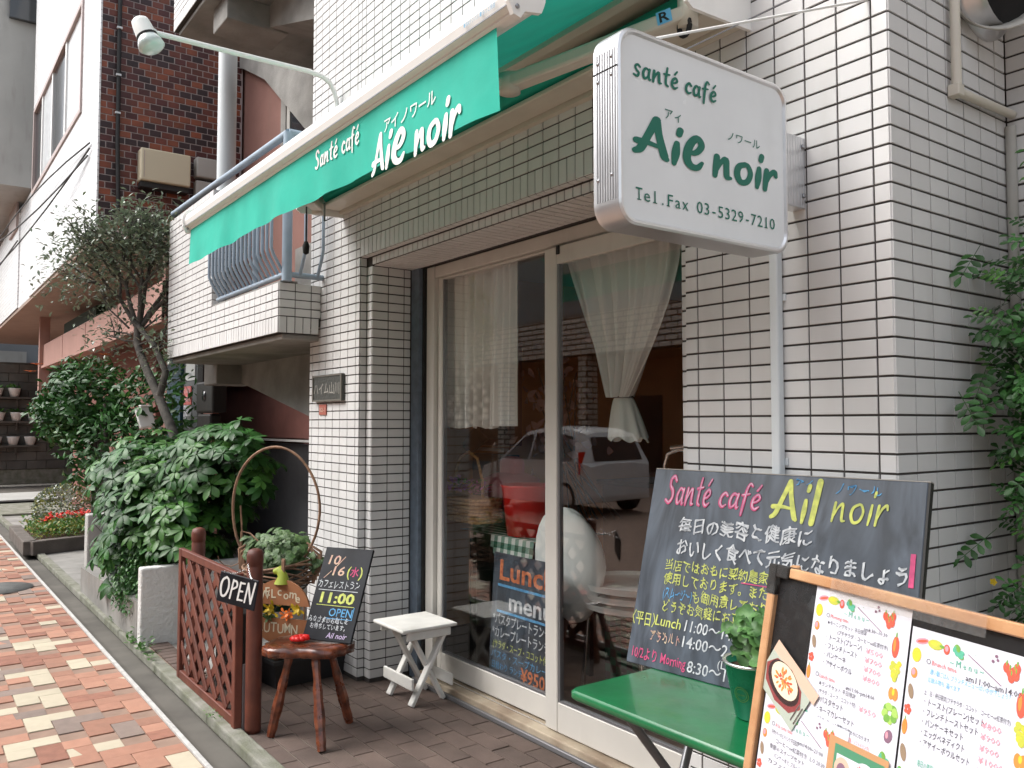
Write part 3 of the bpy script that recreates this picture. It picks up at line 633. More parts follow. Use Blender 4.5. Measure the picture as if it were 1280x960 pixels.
# valance
m_ = MB(); nx, ny = 160, 8
def vy(s, t):   # waves of the hanging cloth
    return -.862-(.006*math.sin(s*17)+.005*math.sin(s*41+1)+.003*math.sin(s*73))*t-.004*t*math.sin(s*6+.5)
def vz(s, t): return 2.398-t*(.186+.026*s+.006*math.sin(s*5.5+2)+.002*math.sin(s*15))
VX0, VX1 = XL+.03, XR-.10
vs = [(VX0+(VX1-VX0)*i/nx, vy(i/nx, j/ny), vz(i/nx, j/ny)) for j in range(ny+1) for i in range(nx+1)]
m_.add(vs, [(j*(nx+1)+i, j*(nx+1)+i+1, (j+1)*(nx+1)+i+1, (j+1)*(nx+1)+i) for j in range(ny) for i in range(nx)], GREEN, True)
va = m_.build('valance', aw)
pl = (V((0, 0, 0)), FR)
for fn in (lambda q: brush(q, 'Santé café', -1.672, 2.305, .365, .068, WHITEP, pl, 1.0), lambda q: brush(q, 'Ail noir', -1.225, 2.168, .53, .118, WHITEP, pl, 1.05),
           lambda q: text(q, 'アイ', -1.125, 2.287, .05, WHITEP, pl, w=.085, off=.008), lambda q: text(q, 'ノワール', -1.025, 2.287, .05, WHITEP, pl, w=.20, off=.008)):
    m_ = MB(); fn(m_)
    for v in m_.v:
        s = (v.x-VX0)/(VX1-VX0); t = min(1, max(0, (2.398-v.z)/.205)); v.y = vy(s, t)-.0015+v.y
    m_.build('lettering', va)
# folding arms
def arm(xs, xe, lab):
    m_ = MB(); a = V((xs, -.20, 2.60)); b_ = V((xe, -.47, 2.50)); c_ = V((xe+(.25 if xs < xe else -.25), -.80, 2.44))
    m_.bar(a, b_, .062, .045, AWB, bev=.01); m_.bar(b_+V((0, 0, -.0)), c_, .05, .04, AWB, bev=.01)
    m_.lathe(b_-V((0, 0, .03)), [(0, 0), (.036, 0), (.036, .06), (0, .06)], AWB, 18); m_.lathe(a-V((0, 0, .04)), [(0, 0), (.03, 0), (.03, .09), (0, .09)], AWB, 16)
    return m_.build('folding_arm', aw)
ar = arm(-.50, -1.02, ''); arm(-3.2, -2.70, '')
q = V((-.60, -.385, 2.575))

d_ = (V((-1.02, -.47, 2.50))-V((-.50, -.20, 2.60))).normalized(); nn = V((0, 0, 1)); nn = (V((d_.y, -d_.x, 0))).normalized(); 
if nn.dot(CAMP-q) < 0: nn = -nn
aa = -d_; bb = nn.cross(aa); 
m_ = MB(); ao = V((-.50, -.20, 2.60))+d_*.085+nn*.0325-bb*.015
m_.quad(ao, ao+aa*.045, ao+aa*.045+bb*.04, ao+bb*.04, INKB); text(m_, 'R', .008, .006, .042, BLKEDGE, (ao, (aa, bb, nn)), w=.03, off=.02); m_.build('arm_sticker', ar)
m_ = MB(); m_.tube([(-.50, -.215, 2.63), (-.50, -.215, 2.595)], .010, BLACK, 8)
m_.tube([(-.50+.020*math.cos(t), -.215, 2.562+.028*math.sin(t)) for t in [2*math.pi*i/14 for i in range(15)]], .008, BLACK, 8)
m_.build('winding_eye', aw)
m_ = MB(); m_.tube([(-3.23, -.25, 2.60), (-3.23, -.25, 2.40)], .005, BLACK, 6); m_.lathe((-3.23, -.25, 2.33), [(0, 0), (.016, .01), (.02, .05), (.01, .075)], BLACK, 12)
m_.tube([(-3.1, -.20, 2.60), (-3.1, -.20, 2.50)], .006, TUBEG, 6); m_.build('crank_loop', aw)
# ================================================================== PROJECTING SIGN
sg = thing('projecting_sign', 'white rounded light box sign lettered green, sticking out from the tiled wall', 'sign', (-.255, -.05, 2.07))
def rrect(y0, y1, z0, z1, r, n=8):
    o = []
    for cy, cz, a0 in ((y1-r, z1-r, 0), (y0+r, z1-r, 90), (y0+r, z0+r, 180), (y1-r, z0+r, 270)):
        for k in range(n+1): a = R(a0+90*k/n); o.append((cy+r*math.cos(a), cz+r*math.sin(a)))
    return o
ya, yb, za, zb = -.757, -.135, 1.848, 2.303
ou = rrect(ya, yb, za, zb, .052); inn = rrect(ya+.014, yb-.014, za+.014, zb-.014, .042); n_ = len(ou)
s_ = MB(); xf, xb = -.215, -.297
s_.add([(xf, y, z) for y, z in ou]+[(xb, y, z) for y, z in ou], [(i, (i+1) % n_, n_+(i+1) % n_, n_+i) for i in range(n_)], ALU, True)
for xx in (xf, xb):
    e = .004 if xx == xf else -.004
    s_.add([(xx, y, z) for y, z in ou]+[(xx+e, y, z) for y, z in rrect(ya+.005, yb-.005, za+.005, zb-.005, .05)]+[(xx+e, y, z) for y, z in rrect(ya+.010, yb-.010, za+.010, zb-.010, .045)]+[(xx-e*.5, y, z) for y, z in inn],
           [(r_*n_+i, r_*n_+(i+1) % n_, (r_+1)*n_+(i+1) % n_, (r_+1)*n_+i) for r_ in range(3) for i in range(n_)], ALU)
# ribs of the rim
for k in range(9):
    x = xb+.008+k*.0085
    ring = rrect(ya-.0012, yb+.0012, za-.0012, zb+.0012, .053)
    s_.add([(x, y, z) for y, z in ring]+[(x+.004, y, z) for y, z in ring], [(i, (i+1) % n_, n_+(i+1) % n_, n_+i) for i in range(n_)], ALU, True)

for k in range(8): s_.box((xb+.0125+k*.0085, ya-.0022, za+.055), (xb+.0160+k*.0085, ya-.0006, zb-.055), TUBEG)  # dark strips paint groove shade between the ribs for contrast
s_.box((xb, ya-.0035, 2.205), (xf, ya-.0005, 2.2065), BLACK)
s_.build('frame', sg)
s_ = MB(); s_.add([(xf-.002, y, z) for y, z in inn]+[(xb+.002, y, z) for y, z in inn], [tuple(range(n_)), tuple(range(n_, 2*n_))[::-1]], SIGNW); fp = s_.build('face_panel', sg)
def mono(mb, s, u, v, h, adv, m, pl):   # typewriter spacing
    for ch in s:
        if ch != ' ':
            W = glyphs(ch, .0, 0, 2)[2]*h
            wq = min(adv*.82, W*1.15) if ch not in '.' else adv*.2
            text(mb, ch, u+(adv-wq)/2, v, h, m, pl, w=wq, off=0)
            if ch in 'TFl1':   # narrow under the F's stem   # slab feet of the typewriter face
                mb.box((u+adv*(.02 if ch == 'F' else .24), v, .0008), (u+adv*(.42 if ch == 'F' else .76), v+h*.05, .0012), m, pl[1], pl[0])
        u += adv
pl = (V((xf-.0015, 0, 0)), SD)
for fn in (lambda q: brush(q, 'santé café', -.712, 2.193, .292, .050, SGREEN, pl, 1.0), lambda q: brush(q, 'Ail', -.712, 2.012, .245, .094, SGREEN, pl, 1.12), lambda q: brush(q, 'noir', -.440, 2.008, .262, .094, SGREEN, pl, 1.12),
           lambda q: text(q, 'アィ', -.605, 2.118, .03, SGREEN, pl, w=.055), lambda q: text(q, 'ノワール', -.378, 2.112, .028, SGREEN, pl, w=.128), lambda q: mono(q, 'Tel.Fax 03-5329-7210', -.705, 1.908, .042, .0258, SGREEN, pl)):
    s_ = MB(); fn(s_); s_.build('lettering', fp)
for x, z in ((-.28, 2.228), (-.235, 2.232), (-.28, 2.185), (-.235, 2.19), (-.28, 1.955), (-.235, 1.96)):
    s_ = MB(); s_.lathe((x, ya-.001, z), [(.0045, 0), (.0045, .002), (0, .003)], SCRW, 10, (V((1, 0, 0)), V((0, 0, 1)), V((0, -1, 0)))); s_.build('screw', sg)
s_ = MB(); s_.box((-.292, -.14, 2.0), (-.25, -.001, 2.203), ALU, bev=.002)
for k in range(11): s_.box((-.2505, -.13+k*.012, 2.002), (-.249, -.126+k*.012, 2.201), ALU)
for z in (2.03, 2.17): s_.box((-.249, -.02, z), (-.243, -.008, z+.012), SCRW, bev=.002)
s_.build('wall_bracket', sg)
s_ = MB(); s_.tube([(-.26, -.60, 2.30), (-.26, -.60, 2.325), (-.053, -.003, 2.52), (.01, .0, 2.60)], .0035, WHITEP, 6); s_.tube([(-.26, -.5, 2.32), (-.15, -.002, 2.62)], .002, TUBEG, 6); s_.build('stay_cable', sg)
# ================================================================== WALL LAMP
lm = thing('wall_lamp', 'white spot lamp on a long curved arm above the awning', 'lamp', (-3.35, 0, 3.2)); x = -3.35
a_ = MB(); a_.box((x-.03, -.012, 3.15), (x+.03, -.001, 3.27), LAMPW, bev=.004)
a_.tube([(x, -.015, 3.20), (x, -.022, 3.27), (x, -.035, 3.33), (x, -.065, 3.385), (x, -.11, 3.412), (x, -.2, 3.422), (x, -.6, 3.415), (x, -1.03, 3.41)], .014, LAMPW, 10); a_.build('arm', lm)
a_ = MB(); dd = V((0, .32, -.95)).normalized(); hd = V((.0, .2, -.45)); hB0 = V((1, 0, 0)); dirv = V((.25, .30, -.80)).normalized(); s1 = V((1, 0, 0)); s2 = dirv.cross(s1).normalized(); s1 = s2.cross(dirv)
hb = (s1, s2, dirv); top = V((x, -1.11, 3.46))
a_.lathe(top, [(0, 0), (.03, .002), (.042, .012), (.046, .03), (.052, .10)], LAMPW, 20, hb); a_.lathe(top, [(.053, .10), (.054, .108), (.053, .112)], BLACK, 20, hb)
a_.tube([(x, -1.03, 3.41), (x, -1.08, 3.43)], .018, LAMPW, 8); a_.build('lamp_head', lm)
a_ = MB(); a_.lathe(top, [(.050, .112), (.062, .14), (.066, .165), (.05, .178), (0, .183)], BULB, 20, hb); a_.build('reflector_bulb', lm)
# ================================================================== GROUND
def sheet(name, x0, x1, y0, y1, z, m, parent=None, **kw):
    b = MB(); b.quad((x0, y0, z), (x1, y0, z), (x1, y1, z), (x0, y1, z), m); return b.build(name, parent, **kw)
sheet('ground', -120, 120, -120, 120, -.05, GRND, kind='structure')
b = MB(); b.box((-60, -.81, -.04), (8, -.976, .0), ASPH); 
gut = b.build('gutter_strip', kind='structure')
b = MB()
for i in range(46):
    x = 3-i*1.0; b.box((x-.994, -.815, -.04), (x, -.742, .012+random.uniform(-.003, .003)), KERB, bev=.008)
b.build('kerb', kind='structure')
b = MB()
for i in range(60):
    x = 3-i*.6; b.box((x-.598, -.992, -.03), (x, -.972, .006), LINEW, bev=.002)
b.build('edge_line', kind='structure')
# road of small interlocking pavers, herringbone
road = MB(); road.quad((-60, -11.5, -.006), (8, -11.5, -.006), (8, -.985, -.006), (-60, -.985, -.006), PJOINT); road = road.build('road', kind='structure')
rects = []; u = .1075; rr = random.Random(3)
def pick():
    t = rr.random(); return PAV[2] if t < .20 else PAV[0] if t < .44 else PAV[1] if t < .70 else PAV[3] if t < .85 else PAV[4]
Bx = (V((1, 0, 0)), V((0, 1, 0)), V((0, 0, 1)))
for j in range(-6, 20):
    for i in range(0, 200):
        # herringbone cell: cells (c, r); horizontal brick covers (c,r),(c+1,r); vertical covers (c,r),(c,r+1)
        c_, r_ = i, j
        k = (c_-r_) % 4
        cx = -1.6-c_*u; cy = -1.045-r_*u
        if k == 0: q = (cx-u/2, cy, 2*u, u)
        elif k == 2: q = (cx, cy-u/2, u, 2*u)
        else: continue
        x_, y_, w_, h_ = q; y1 = y_+h_/2; y0_ = y_-h_/2
        y1 = min(y1, -.996)
        if y1-y0_ < .03 or y_ < -2.4: continue
        if x_ < -16: continue
        rects.append((V((x_, (y0_+y1)/2, -.006)), Bx, round(w_-.004, 4), round(y1-y0_-.004, 4), pick()))
pieces(road, 'paver', rects, 'paver_field', [], t=.006, jit=.0008, bv=.0012, minpx=8)
sheet('road_far', -60, -15.9, -2.6, -.985, -.0015, PAV[1], road)
b = MB(); b.lathe((-7.2, -1.36, 0), [(0, .004), (.30, .004), (.30, .0)], ASPH, 28); b.build('manhole_cover', road)
# entrance paving
ent = MB(); ent.quad((-3.75, -.742, -.006), (1.5, -.742, -.006), (1.5, .262, -.006), (-3.75, .262, -.006), ENTJ); ent = ent.build('entrance_pavement', kind='structure')
rects = []
for j in range(11):
    y1 = .243-j*.1; y0_ = max(y1-.1, -.742)
    if y1-y0_ < .02: continue
    off = .1 if j % 2 else 0
    for i in range(28):
        x0_ = -3.75+i*.2-off; x1_ = x0_+.2; x0_ = max(x0_, -3.75)
        if x1_-x0_ < .03: continue
        rects.append((V(((x0_+x1_)/2, (y0_+y1)/2, -.006)), Bx, round(x1_-x0_-.006, 3), round(y1-y0_-.006, 3), ENTB))
pieces(ent, 'paving_brick', rects, 'paving_field', [], t=.006, jit=.0022, bv=.0016)
sheet('forecourt', -14, -3.75, -.742, 1.2, -.004, CONC, kind='structure')
sheet('side_yard', -.0, 3, .262, .67, .002, SOIL, kind='structure')
# tidy brick-on-edge strip beside the stucco wall
b_ = MB(); b_.box((-4.9, -.742, -.02), (-3.66, -.62, .004), PJOINT); bs_ = b_.build('brick_edging', kind='structure')
rects = [(V((-3.71-i*.072, -.68, .002)), Bx, .064, .115, ENTB) for i in range(13)]
pieces(bs_, 'edging_brick', rects, 'edging', [], t=.012, jit=.002, minpx=3)
# planter walls left of the entrance
b = MB(); b.box((-4.575, -.79, -.02), (-4.49, .75, .490), STUC, bev=.012); b.build('stucco_wall', label='low white rough stucco wall behind the lattice fence', cat='wall')
b = MB()
b.prism([(-6.60, -.79, -.03), (-4.575, -.79, -.03), (-4.575, -.79, .27), (-6.25, -.79, .215), (-6.60, -.79, .21)], (0, 1, 0), .11, CONC)
b.build('planter_kerb_wall', label='low stained concrete kerb wall in front of the big shrub', cat='wall')
b = MB(); b.box((-6.75, -.745, -.02), (-6.62, .3, .635), STUCG, bev=.012); b.build('grey_stucco_wall', label='grey stucco end wall beyond the big shrub', cat='wall')
b = MB(); b.box((-6.60, -.68, .0), (-4.58, .9, .16), SOIL); b.build('planting_bed', kind='structure')
# small flower bed further away
fbd = thing('flower_bed_edging', 'low grey brick edging round the red flower bed', 'edging', (-9.9, -.6, 0))
for k, (p, q) in enumerate([((-9.1, -.88), (-9.3, -.33)), ((-9.1, -.88), (-9.9, -.87)), ((-9.9, -.87), (-10.8, -.85)), ((-9.3, -.33), (-9.45, .4))]):
    b = MB(); b.bar((p[0], p[1], .07), (q[0], q[1], .07), .13, .15, M('edging_stone%d' % k, (.14, .12, .105), .9, var=.3, vs_=6, bump=.4), bev=.01); b.build('edging_stone', fbd)
b = MB(); b.box((-10.9, -.80, 0), (-9.35, .6, .10), SOIL); b.build('flower_bed', kind='structure')
# ================================================================== FOLIAGE
def leaflet(mb, o, d, n, L, W, m, fold=.25, droop=.25, tip=True):
    """one folded leaf blade from o along d, normal n"""
    d = d.normalized(); s = d.cross(n).normalized(); n = s.cross(d).normalized(); vs = []; prof = ((.0, .05), (.3, .62), (.62, 1.0), (.86, .66), (1.0, .06)) if tip else ((0, .3), (.3, .9), (.65, 1), (.9, .7), (1, .2))
    for t, ww in prof:
        c = o+d*(L*t)-n*(droop*L*t*t); e = s*(W*.5*ww); h = n*(abs(fold)*W*.5*ww)
        vs += [c+e+h, c, c-e+h]
    fs = []
    for i in range(len(prof)-1):
        k = 3*i; fs += [(k, k+1, k+4, k+3), (k+1, k+2, k+5, k+4)]
    mb.add(vs, fs, m, True)
def rosette(m, n=8, L=.115, W=.05, seed=0):
    r = random.Random(seed); mb = MB()
    for k in range(n):
        a = 2*math.pi*(k+r.uniform(-.15, .15))/n*.92; d = V((math.cos(a), math.sin(a), r.uniform(-.05, .25)))
        leaflet(mb, V((math.cos(a)*.008, math.sin(a)*.008, 0)), d, V((0, 0, 1)), L*r.uniform(.8, 1.1), W*r.uniform(.85, 1.1), m, .18, r.uniform(.25, .5))
    mb.tube([(0, 0, 0), (0, 0, -.05), (.01, 0, -.10)], .0025, m, 4, False); return mb
def pinnate(m, n=4, L=.05, W=.024, seed=0):
    r = random.Random(seed); mb = MB(); 
    for k in range(n):
        x = .03+k*.033
        for s in (1, -1): leaflet(mb, V((x, 0, 0)), V((.5, s, r.uniform(-.1, .2))), V((0, 0, 1)), L*r.uniform(.8, 1.1), W*r.uniform(.85, 1.1), m, .2, r.uniform(.1, .35))
    leaflet(mb, V((.03+n*.033-.01, 0, 0)), V((1, 0, 0)), V((0, 0, 1)), L, W, m, .2, .2)
    mb.tube([(-.03, 0, 0), (.03+n*.033, 0, -.005)], .0014, m, 4, False); return mb
def mesh_of(mb, name):
    me = bpy.data.meshes.new(name); me.from_pydata([tuple(q) for q in mb.v], [], mb.f)
    for m in mb.mats: me.materials.append(m)
    me.polygons.foreach_set('material_index', mb.m); me.polygons.foreach_set('use_smooth', mb.sm); return me
def scatter_leaves(parent, protos, places, nmax, leafname='leaf', stuff='foliage'):
    """places: (pos, up-direction, scale). Nearest ones are objects, the rest one mesh."""
    def key(p): 
        q = proj(p[0]); return (q[2] if q and -40 < q[0] < 1320 and -40 < q[1] < 1000 else 99)-.35*p[1].normalized().dot((CAMP-p[0]).normalized())
    places = sorted(places, key=key); mb = MB(); mes = [mesh_of(p, leafname) for p in protos]; pl = parent_loc(parent)
    for i, (c, up, s) in enumerate(places):
        up = up.normalized(); a = random.uniform(0, 6.28); x = V((math.cos(a), math.sin(a), 0)); x = (x-up*x.dot(up)).normalized(); y = up.cross(x); k = random.randrange(len(protos))
        if i < nmax:
            o = bpy.data.objects.new(leafname, mes[k]); COL.objects.link(o); o.parent = parent; o.location = c-pl; o.rotation_euler = Matrix((x, y, up)).transposed().to_euler(); o.scale = (s, s, s)
        else:
            p = protos[k]; mb.v and None
            base = len(mb.v); mb.v += [c+(x*v.x+y*v.y+up*v.z)*s for v in p.v]
            for f, mi_, sm in zip(p.f, p.m, p.sm): mb.f.append([base+j for j in f]); mb.m.append(mb.mi(p.mats[mi_])); mb.sm.append(sm)
    if mb.v: mb.build(stuff, parent, kind='stuff')
def in_ell(rd, c, r, lo=.55):
    while True:
        q = V((rd.uniform(-1, 1), rd.uniform(-1, 1), rd.uniform(-1, 1)))
        if lo < q.length < 1:
            # lumpy outline
            k = 1+.22*noise.noise(q.normalized()*2.3+V(c))
            return V((c[0]+q.x*r[0]*k, c[1]+q.y*r[1]*k, c[2]+q.z*r[2]*k)), q
# big umbrella-leaf shrub
sh = thing('umbrella_leaf_shrub', 'large dark glossy umbrella-leaf shrub spilling over the low stucco wall', 'shrub', (-5.2, -.3, .15))
rd = random.Random(11); pr = [rosette(LEAFD, 8, .095, .046, k) for k in range(4)]+[rosette(LEAFM, 7, .085, .042, 9), rosette(LEAFM, 8, .08, .04, 12)]
pl_ = []
blobs = [((-5.55, -.50, .98), (.50, .42, .38)), ((-5.1, -.40, .72), (.60, .48, .62)), ((-4.75, -.22, 1.08), (.48, .36, .34)), ((-5.3, -.62, .50), (.45, .30, .40)), ((-4.75, -.50, .55), (.35, .28, .36))]
for c, r in blobs:
    for _ in range(int(230*r[0]*r[2]/.25)):
        p, q = in_ell(rd, c, r, .6); 
        if p.z < .18 or p.y < -1.0 or (p.x > -4.62 and p.y < -.2 and p.z < .58): continue
        pl_.append((p, V((q.x*.7+.2, q.y*.8-.25, q.z*.5+.85)), rd.uniform(.75, 1.2)))
for p in [(-4.45, -.25, 1.36), (-4.38, -.22, 1.42), (-4.30, -.30, 1.34), (-4.2, -.2, 1.30)]: pl_.append((V(p), V((.2, -.4, 1)), .9))
scatter_leaves(sh, pr, pl_, 280)
b = MB()
for k in range(9):
    x = -5.9+k*.13; b.tube([(x, -.3+.1*math.sin(k), .15), (x+rd.uniform(-.1, .1), -.35, .6), (x+rd.uniform(-.2, .3), -.35, 1.1)], [.022, .015, .008], BARK, 6)
b.build('stem', sh)
# small-leaved growth trailing below
lw = thing('trailing_bush', 'small-leaved green bush trailing over the concrete kerb wall', 'bush', (-4.9, -.72, .2)); mb = MB()
for _ in range(1500):
    p, q = in_ell(rd, (-4.92, -.74, .33), (.30, .13, .25), .3)
    leaflet(mb, p, V((rd.uniform(-1, 1), rd.uniform(-1, .3), rd.uniform(-.8, .3))), V((0, -.4, 1)), .032, .014, LEAFL if rd.random() < .25 else LEAFD, .2, .2)
mb.build('foliage', lw, kind='stuff')
# weeds in the kerb joint
wd = MB()
for cx, cy, n_w, s_w in ((-4.62, -.80, 26, .035), (-4.35, -.80, 34, .04), (-4.15, -.81, 20, .03), (-2.9, -.80, 14, .018), (-3.05, -.80, 8, .012), (-5.3, -.80, 12, .02)):
    for _ in range(n_w):
        p = V((cx+rd.gauss(0, .04), cy+rd.gauss(0, .015), .015+abs(rd.gauss(0, .02))*s_w/.03))
        leaflet(wd, p, V((rd.uniform(-1, 1), rd.uniform(-1, 1), rd.uniform(.1, 1))), V((0, 0, 1)), s_w, s_w*.5, LEAFL, .2, .3)
wd.build('weeds', label='small green weeds in the kerb joint', kind='stuff', cat='weeds')
# grey-green tree
tr = thing('small_tree', 'slim leaning tree with small grey-green leaves in front of the brick wall', 'tree', (-5.78, -.23, .1))
b = MB()
b.tube([(-5.76, -.22, .1), (-5.78, -.23, .95), (-5.79, -.275, 1.30), (-6.05, -.33, 1.60), (-6.34, -.39, 1.90), (-6.48, -.42, 2.08), (-6.52, -.41, 2.22)], [.050, .044, .040, .036, .033, .031, .028], BARK, 12)
b.tube([(-6.05, -.33, 1.62), (-6.0, -.30, 1.82), (-6.25, -.33, 2.05), (-6.55, -.45, 2.3)], [.03, .028, .024, .02], BARK, 8)
b.build('trunk', tr)
b = MB(); tips = []
def branch(p, d, L, r, dep):
    q = p+d*L; mid = p+d*L*.5+V((rd.uniform(-1, 1), rd.uniform(-1, 1), rd.uniform(-1, 1)))*L*.08
    b.tube([p, mid, q], [r, r*.85, r*.7], BARK, 6 if dep > 1 else 5)
    if dep == 0: tips.append((q, d)); return
    for k in range(3):
        nd = (d+V((rd.uniform(-1, 1), rd.uniform(-1, 1), rd.uniform(-.35, .75)))*.75).normalized(); branch(q, nd, L*rd.uniform(.62, .82), r*.62, dep-1)
    tips.append((q, d))
br0 = V((-6.52, -.40, 2.20))
for d, L in (((.1, .1, 1), .40), ((-.50, -.25, .65), .38), ((.65, .45, .70), .42), ((.3, -.05, .9), .36), ((.2, .5, .9), .38), ((-.15, -.25, 1.), .40)):
    branch(br0, V(d).normalized(), L, .022, 3)
for p0, d, L in (((-6.5, -.42, 2.16), (.5, .5, .5), .30), ((-6.6, -.46, 2.22), (-.4, -.4, .5), .26), ((-6.5, -.42, 2.10), (-.6, -.5, .15), .22), ((-6.45, -.42, 2.06), (.8, .5, .25), .24), ((-6.40, -.42, 2.0), (.9, .3, .1), .26), ((-6.55, -.45, 2.15), (-.9, -.3, .2), .2)): branch(V(p0), V(d).normalized(), L, .010, 1)
b.build('branches', tr)
mb = MB()
for q, d in tips:
    if q.z > 3.85: continue
    for _ in range(27):
        p = q+V((rd.gauss(0, .10), rd.gauss(0, .10), rd.gauss(0, .11)-.07))
        dd_ = (d*.4+V((rd.uniform(-1, 1), rd.uniform(-1, 1), rd.uniform(-.6, .8)))).normalized()
        leaflet(mb, p, dd_, V((rd.uniform(-.4, .4), rd.uniform(-.4, .4), 1)), rd.uniform(.04, .068), rd.uniform(.018, .027), LEAFO, .2, .25)
mb.build('foliage', tr, kind='stuff')
# dark shrub with orange flowers
ds = thing('dark_shrub', 'dark dense shrub with a few orange flowers beyond the umbrella-leaf shrub', 'shrub', (-8.8, -.3, 0)); mb = MB()
for c, r, n in (((-8.9, -.42, 1.65), (.62, .45, .50), 2100), ((-8.6, -.2, 1.15), (.7, .5, .55), 1700), ((-9.3, -.6, 1.5), (.45, .3, .35), 700), ((-8.0, .1, 1.5), (.5, .5, .6), 900)):
    for _ in range(n):
        p, q = in_ell(rd, c, r, .5); leaflet(mb, p, V((rd.uniform(-1, 1), rd.uniform(-1, 1), rd.uniform(-.8, .6))), q+V((0, 0, .6)), rd.uniform(.07, .11), rd.uniform(.03, .045), LEAFL if rd.random() < .06 else LEAFD, .2, .3)
mb.build('foliage', ds, kind='stuff')
b = MB()
for k in range(5): b.tube([(-8.9+k*.15, -.3, 0), (-8.95+k*.18, -.3, .8), (-9.0+k*.2, -.35, 1.6)], [.035, .028, .014], BARK, 6)
b.build('trunk', ds)
for c in ((-9.62, -.83, 1.60), (-9.65, -.86, 1.98), (-9.60, -.80, 2.06), (-9.55, -.80, 1.56), (-8.25, -.35, 2.10)):
    b = MB()
    for k in range(6): a = k*1.047; leaflet(b, V(c), V((math.cos(a), math.sin(a), .4)), V((0, 0, 1)), .075, .04, OFL, .1, .2)
    b.build('flower', ds)
# clipped ball bush, red flowers, ground plants
bb_ = thing('clipped_round_bush', 'small clipped round olive-green bush behind the red flowers', 'bush', (-10.6, -.35, .1)); mb = MB()
for _ in range(2600):
    q = V((rd.gauss(0, 1), rd.gauss(0, 1), rd.gauss(0, 1))).normalized()*rd.uniform(.85, 1); p = V((-10.6, -.35, .34))+V((q.x*.34, q.y*.34, q.z*.30)); leaflet(mb, p, q+V((rd.uniform(-.8, .8), rd.uniform(-.8, .8), rd.uniform(-.8, .8))), q, .035, .018, LEAFY if rd.random() < .25 else LEAFO, .1, .1)
mb.build('foliage', bb_, kind='stuff')
fl = thing('red_geranium', 'low bed plants with bright red flowers inside the edging', 'flowers', (-9.7, -.55, .1)); mb = MB()
for _ in range(1500):
    p = V((rd.uniform(-10.7, -9.3), rd.uniform(-.8, -.1), .12+rd.random()*.14)); leaflet(mb, p, V((rd.uniform(-1, 1), rd.uniform(-1, 1), rd.uniform(0, 1.2))), V((0, 0, 1)), .06, .025, LEAFL if rd.random() < .6 else LEAFY, .2, .3)
mb.build('foliage', fl, kind='stuff')
for c in ((-9.75, -.40, .34), (-9.85, -.48, .32), (-9.6, -.32, .36), (-9.5, -.30, .38), (-10.0, -.55, .30), (-9.95, -.62, .27)):
    b = MB()
    for _ in range(22): leaflet(b, V(c)+V((rd.gauss(0, .03), rd.gauss(0, .03), rd.gauss(0, .018))), V((rd.uniform(-1, 1), rd.uniform(-1, 1), rd.uniform(0, 1))), V((0, 0, 1)), .04, .03, RFL, .1, .1)
    b.build('flower', fl)
# evergreen sprays at the right side wall
nd_ = thing('feathery_evergreen', 'dark evergreen with small paired leaves growing against the shaded side wall', 'shrub', (.25, .45, 0)); pr = [pinnate(LEAFD, 4, .05, .026, k) for k in range(3)]+[pinnate(LEAFL, 3, .046, .024, 7)]
pl_ = []
for c, r, n in (((.25, .46, 1.62), (.21, .20, .38), 330), ((.28, .48, 1.25), (.20, .18, .34), 260), ((.25, .44, .92), (.17, .16, .24), 90), ((.28, .50, 2.0), (.14, .14, .26), 110), ((.25, .45, .68), (.16, .16, .18), 60)):
    for _ in range(n):
        p, q = in_ell(rd, c, r, .35)
        if p.x < .03 or p.y > .64 or proj(p)[0] < 1222+18*math.sin(p.z*9): continue
        pl_.append((p, V((rd.uniform(-.6, .6), -.7+rd.uniform(-.3, .4), .7)), rd.uniform(.4, .66)))
for p in ((.035, .27, 1.47), (.05, .32, 1.44), (.04, .33, 1.66), (.05, .36, 1.38), (.045, .36, 1.88), (.06, .36, 1.55), (.06, .36, 1.10)): pl_.append((V(p), V((.2, -.7, .6)), .72))
scatter_leaves(nd_, pr, pl_, 200)
b = MB()
for k in range(4): b.tube([(.2+k*.05, .45, 0), (.22+k*.04, .46, .9), (.2+k*.05, .46, 1.9)], [.014, .010, .004], BARK, 6)
b.build('stem', nd_)
b = MB()
for k in range(5): leaflet(b, V((.10, .28, .985)), V((math.cos(k*1.25), -.3, math.sin(k*1.25))), V((0, -1, 0)), .010, .008, YFL, .1, .1)
b.build('flower', nd_)
# ================================================================== NEIGHBOURING BUILDINGS
nb = thing('brick_apartment_building', 'neighbouring building with dark red brick side, white tiled front and salmon balcony', 'building', (-9, 1, 0))
b = MB(); b.box((-11, -.462, 3.37), (-8.172, 1.0, 9), MORTAR); b.build('wall', nb)
rects = []; SB = SD; rd0 = random.Random(21)
for j in range(52):
    z = 3.40+j*.07
    if z > 7.0: break
    off = 0 if j % 2 else .06
    for i in range(13):
        y0_ = -.462+i*.12-off; y1_ = y0_+.12; y0_ = max(y0_, -.462); y1_ = min(y1_, .99)
        if y1_-y0_ > .03: rects.append((V((-8.172, (y0_+y1_)/2, z+.035)), SB, round(y1_-y0_-.010, 3), .060, rd0.choice(BRICKR)))
pieces(nb, 'brick', rects, 'brickwork', HIDE, t=.006, jit=.002, bv=.0015, minpx=8)
b = MB()
b.box((-13.6, -.48, 3.35), (-8.155, -.463, 4.93), FACW); b.box((-13.6, -.48, 6.2), (-8.155, -.463, 9), FACW); b.box((-9.2, -.48, 4.93), (-8.155, -.463, 6.2), FACW); b.box((-13.6, -.48, 4.93), (-13.42, -.463, 6.2), FACW)
b.box((-13.6, -.462, 3.352), (-11, 1.0, 9), FACW); b.build('tiled_front', nb)
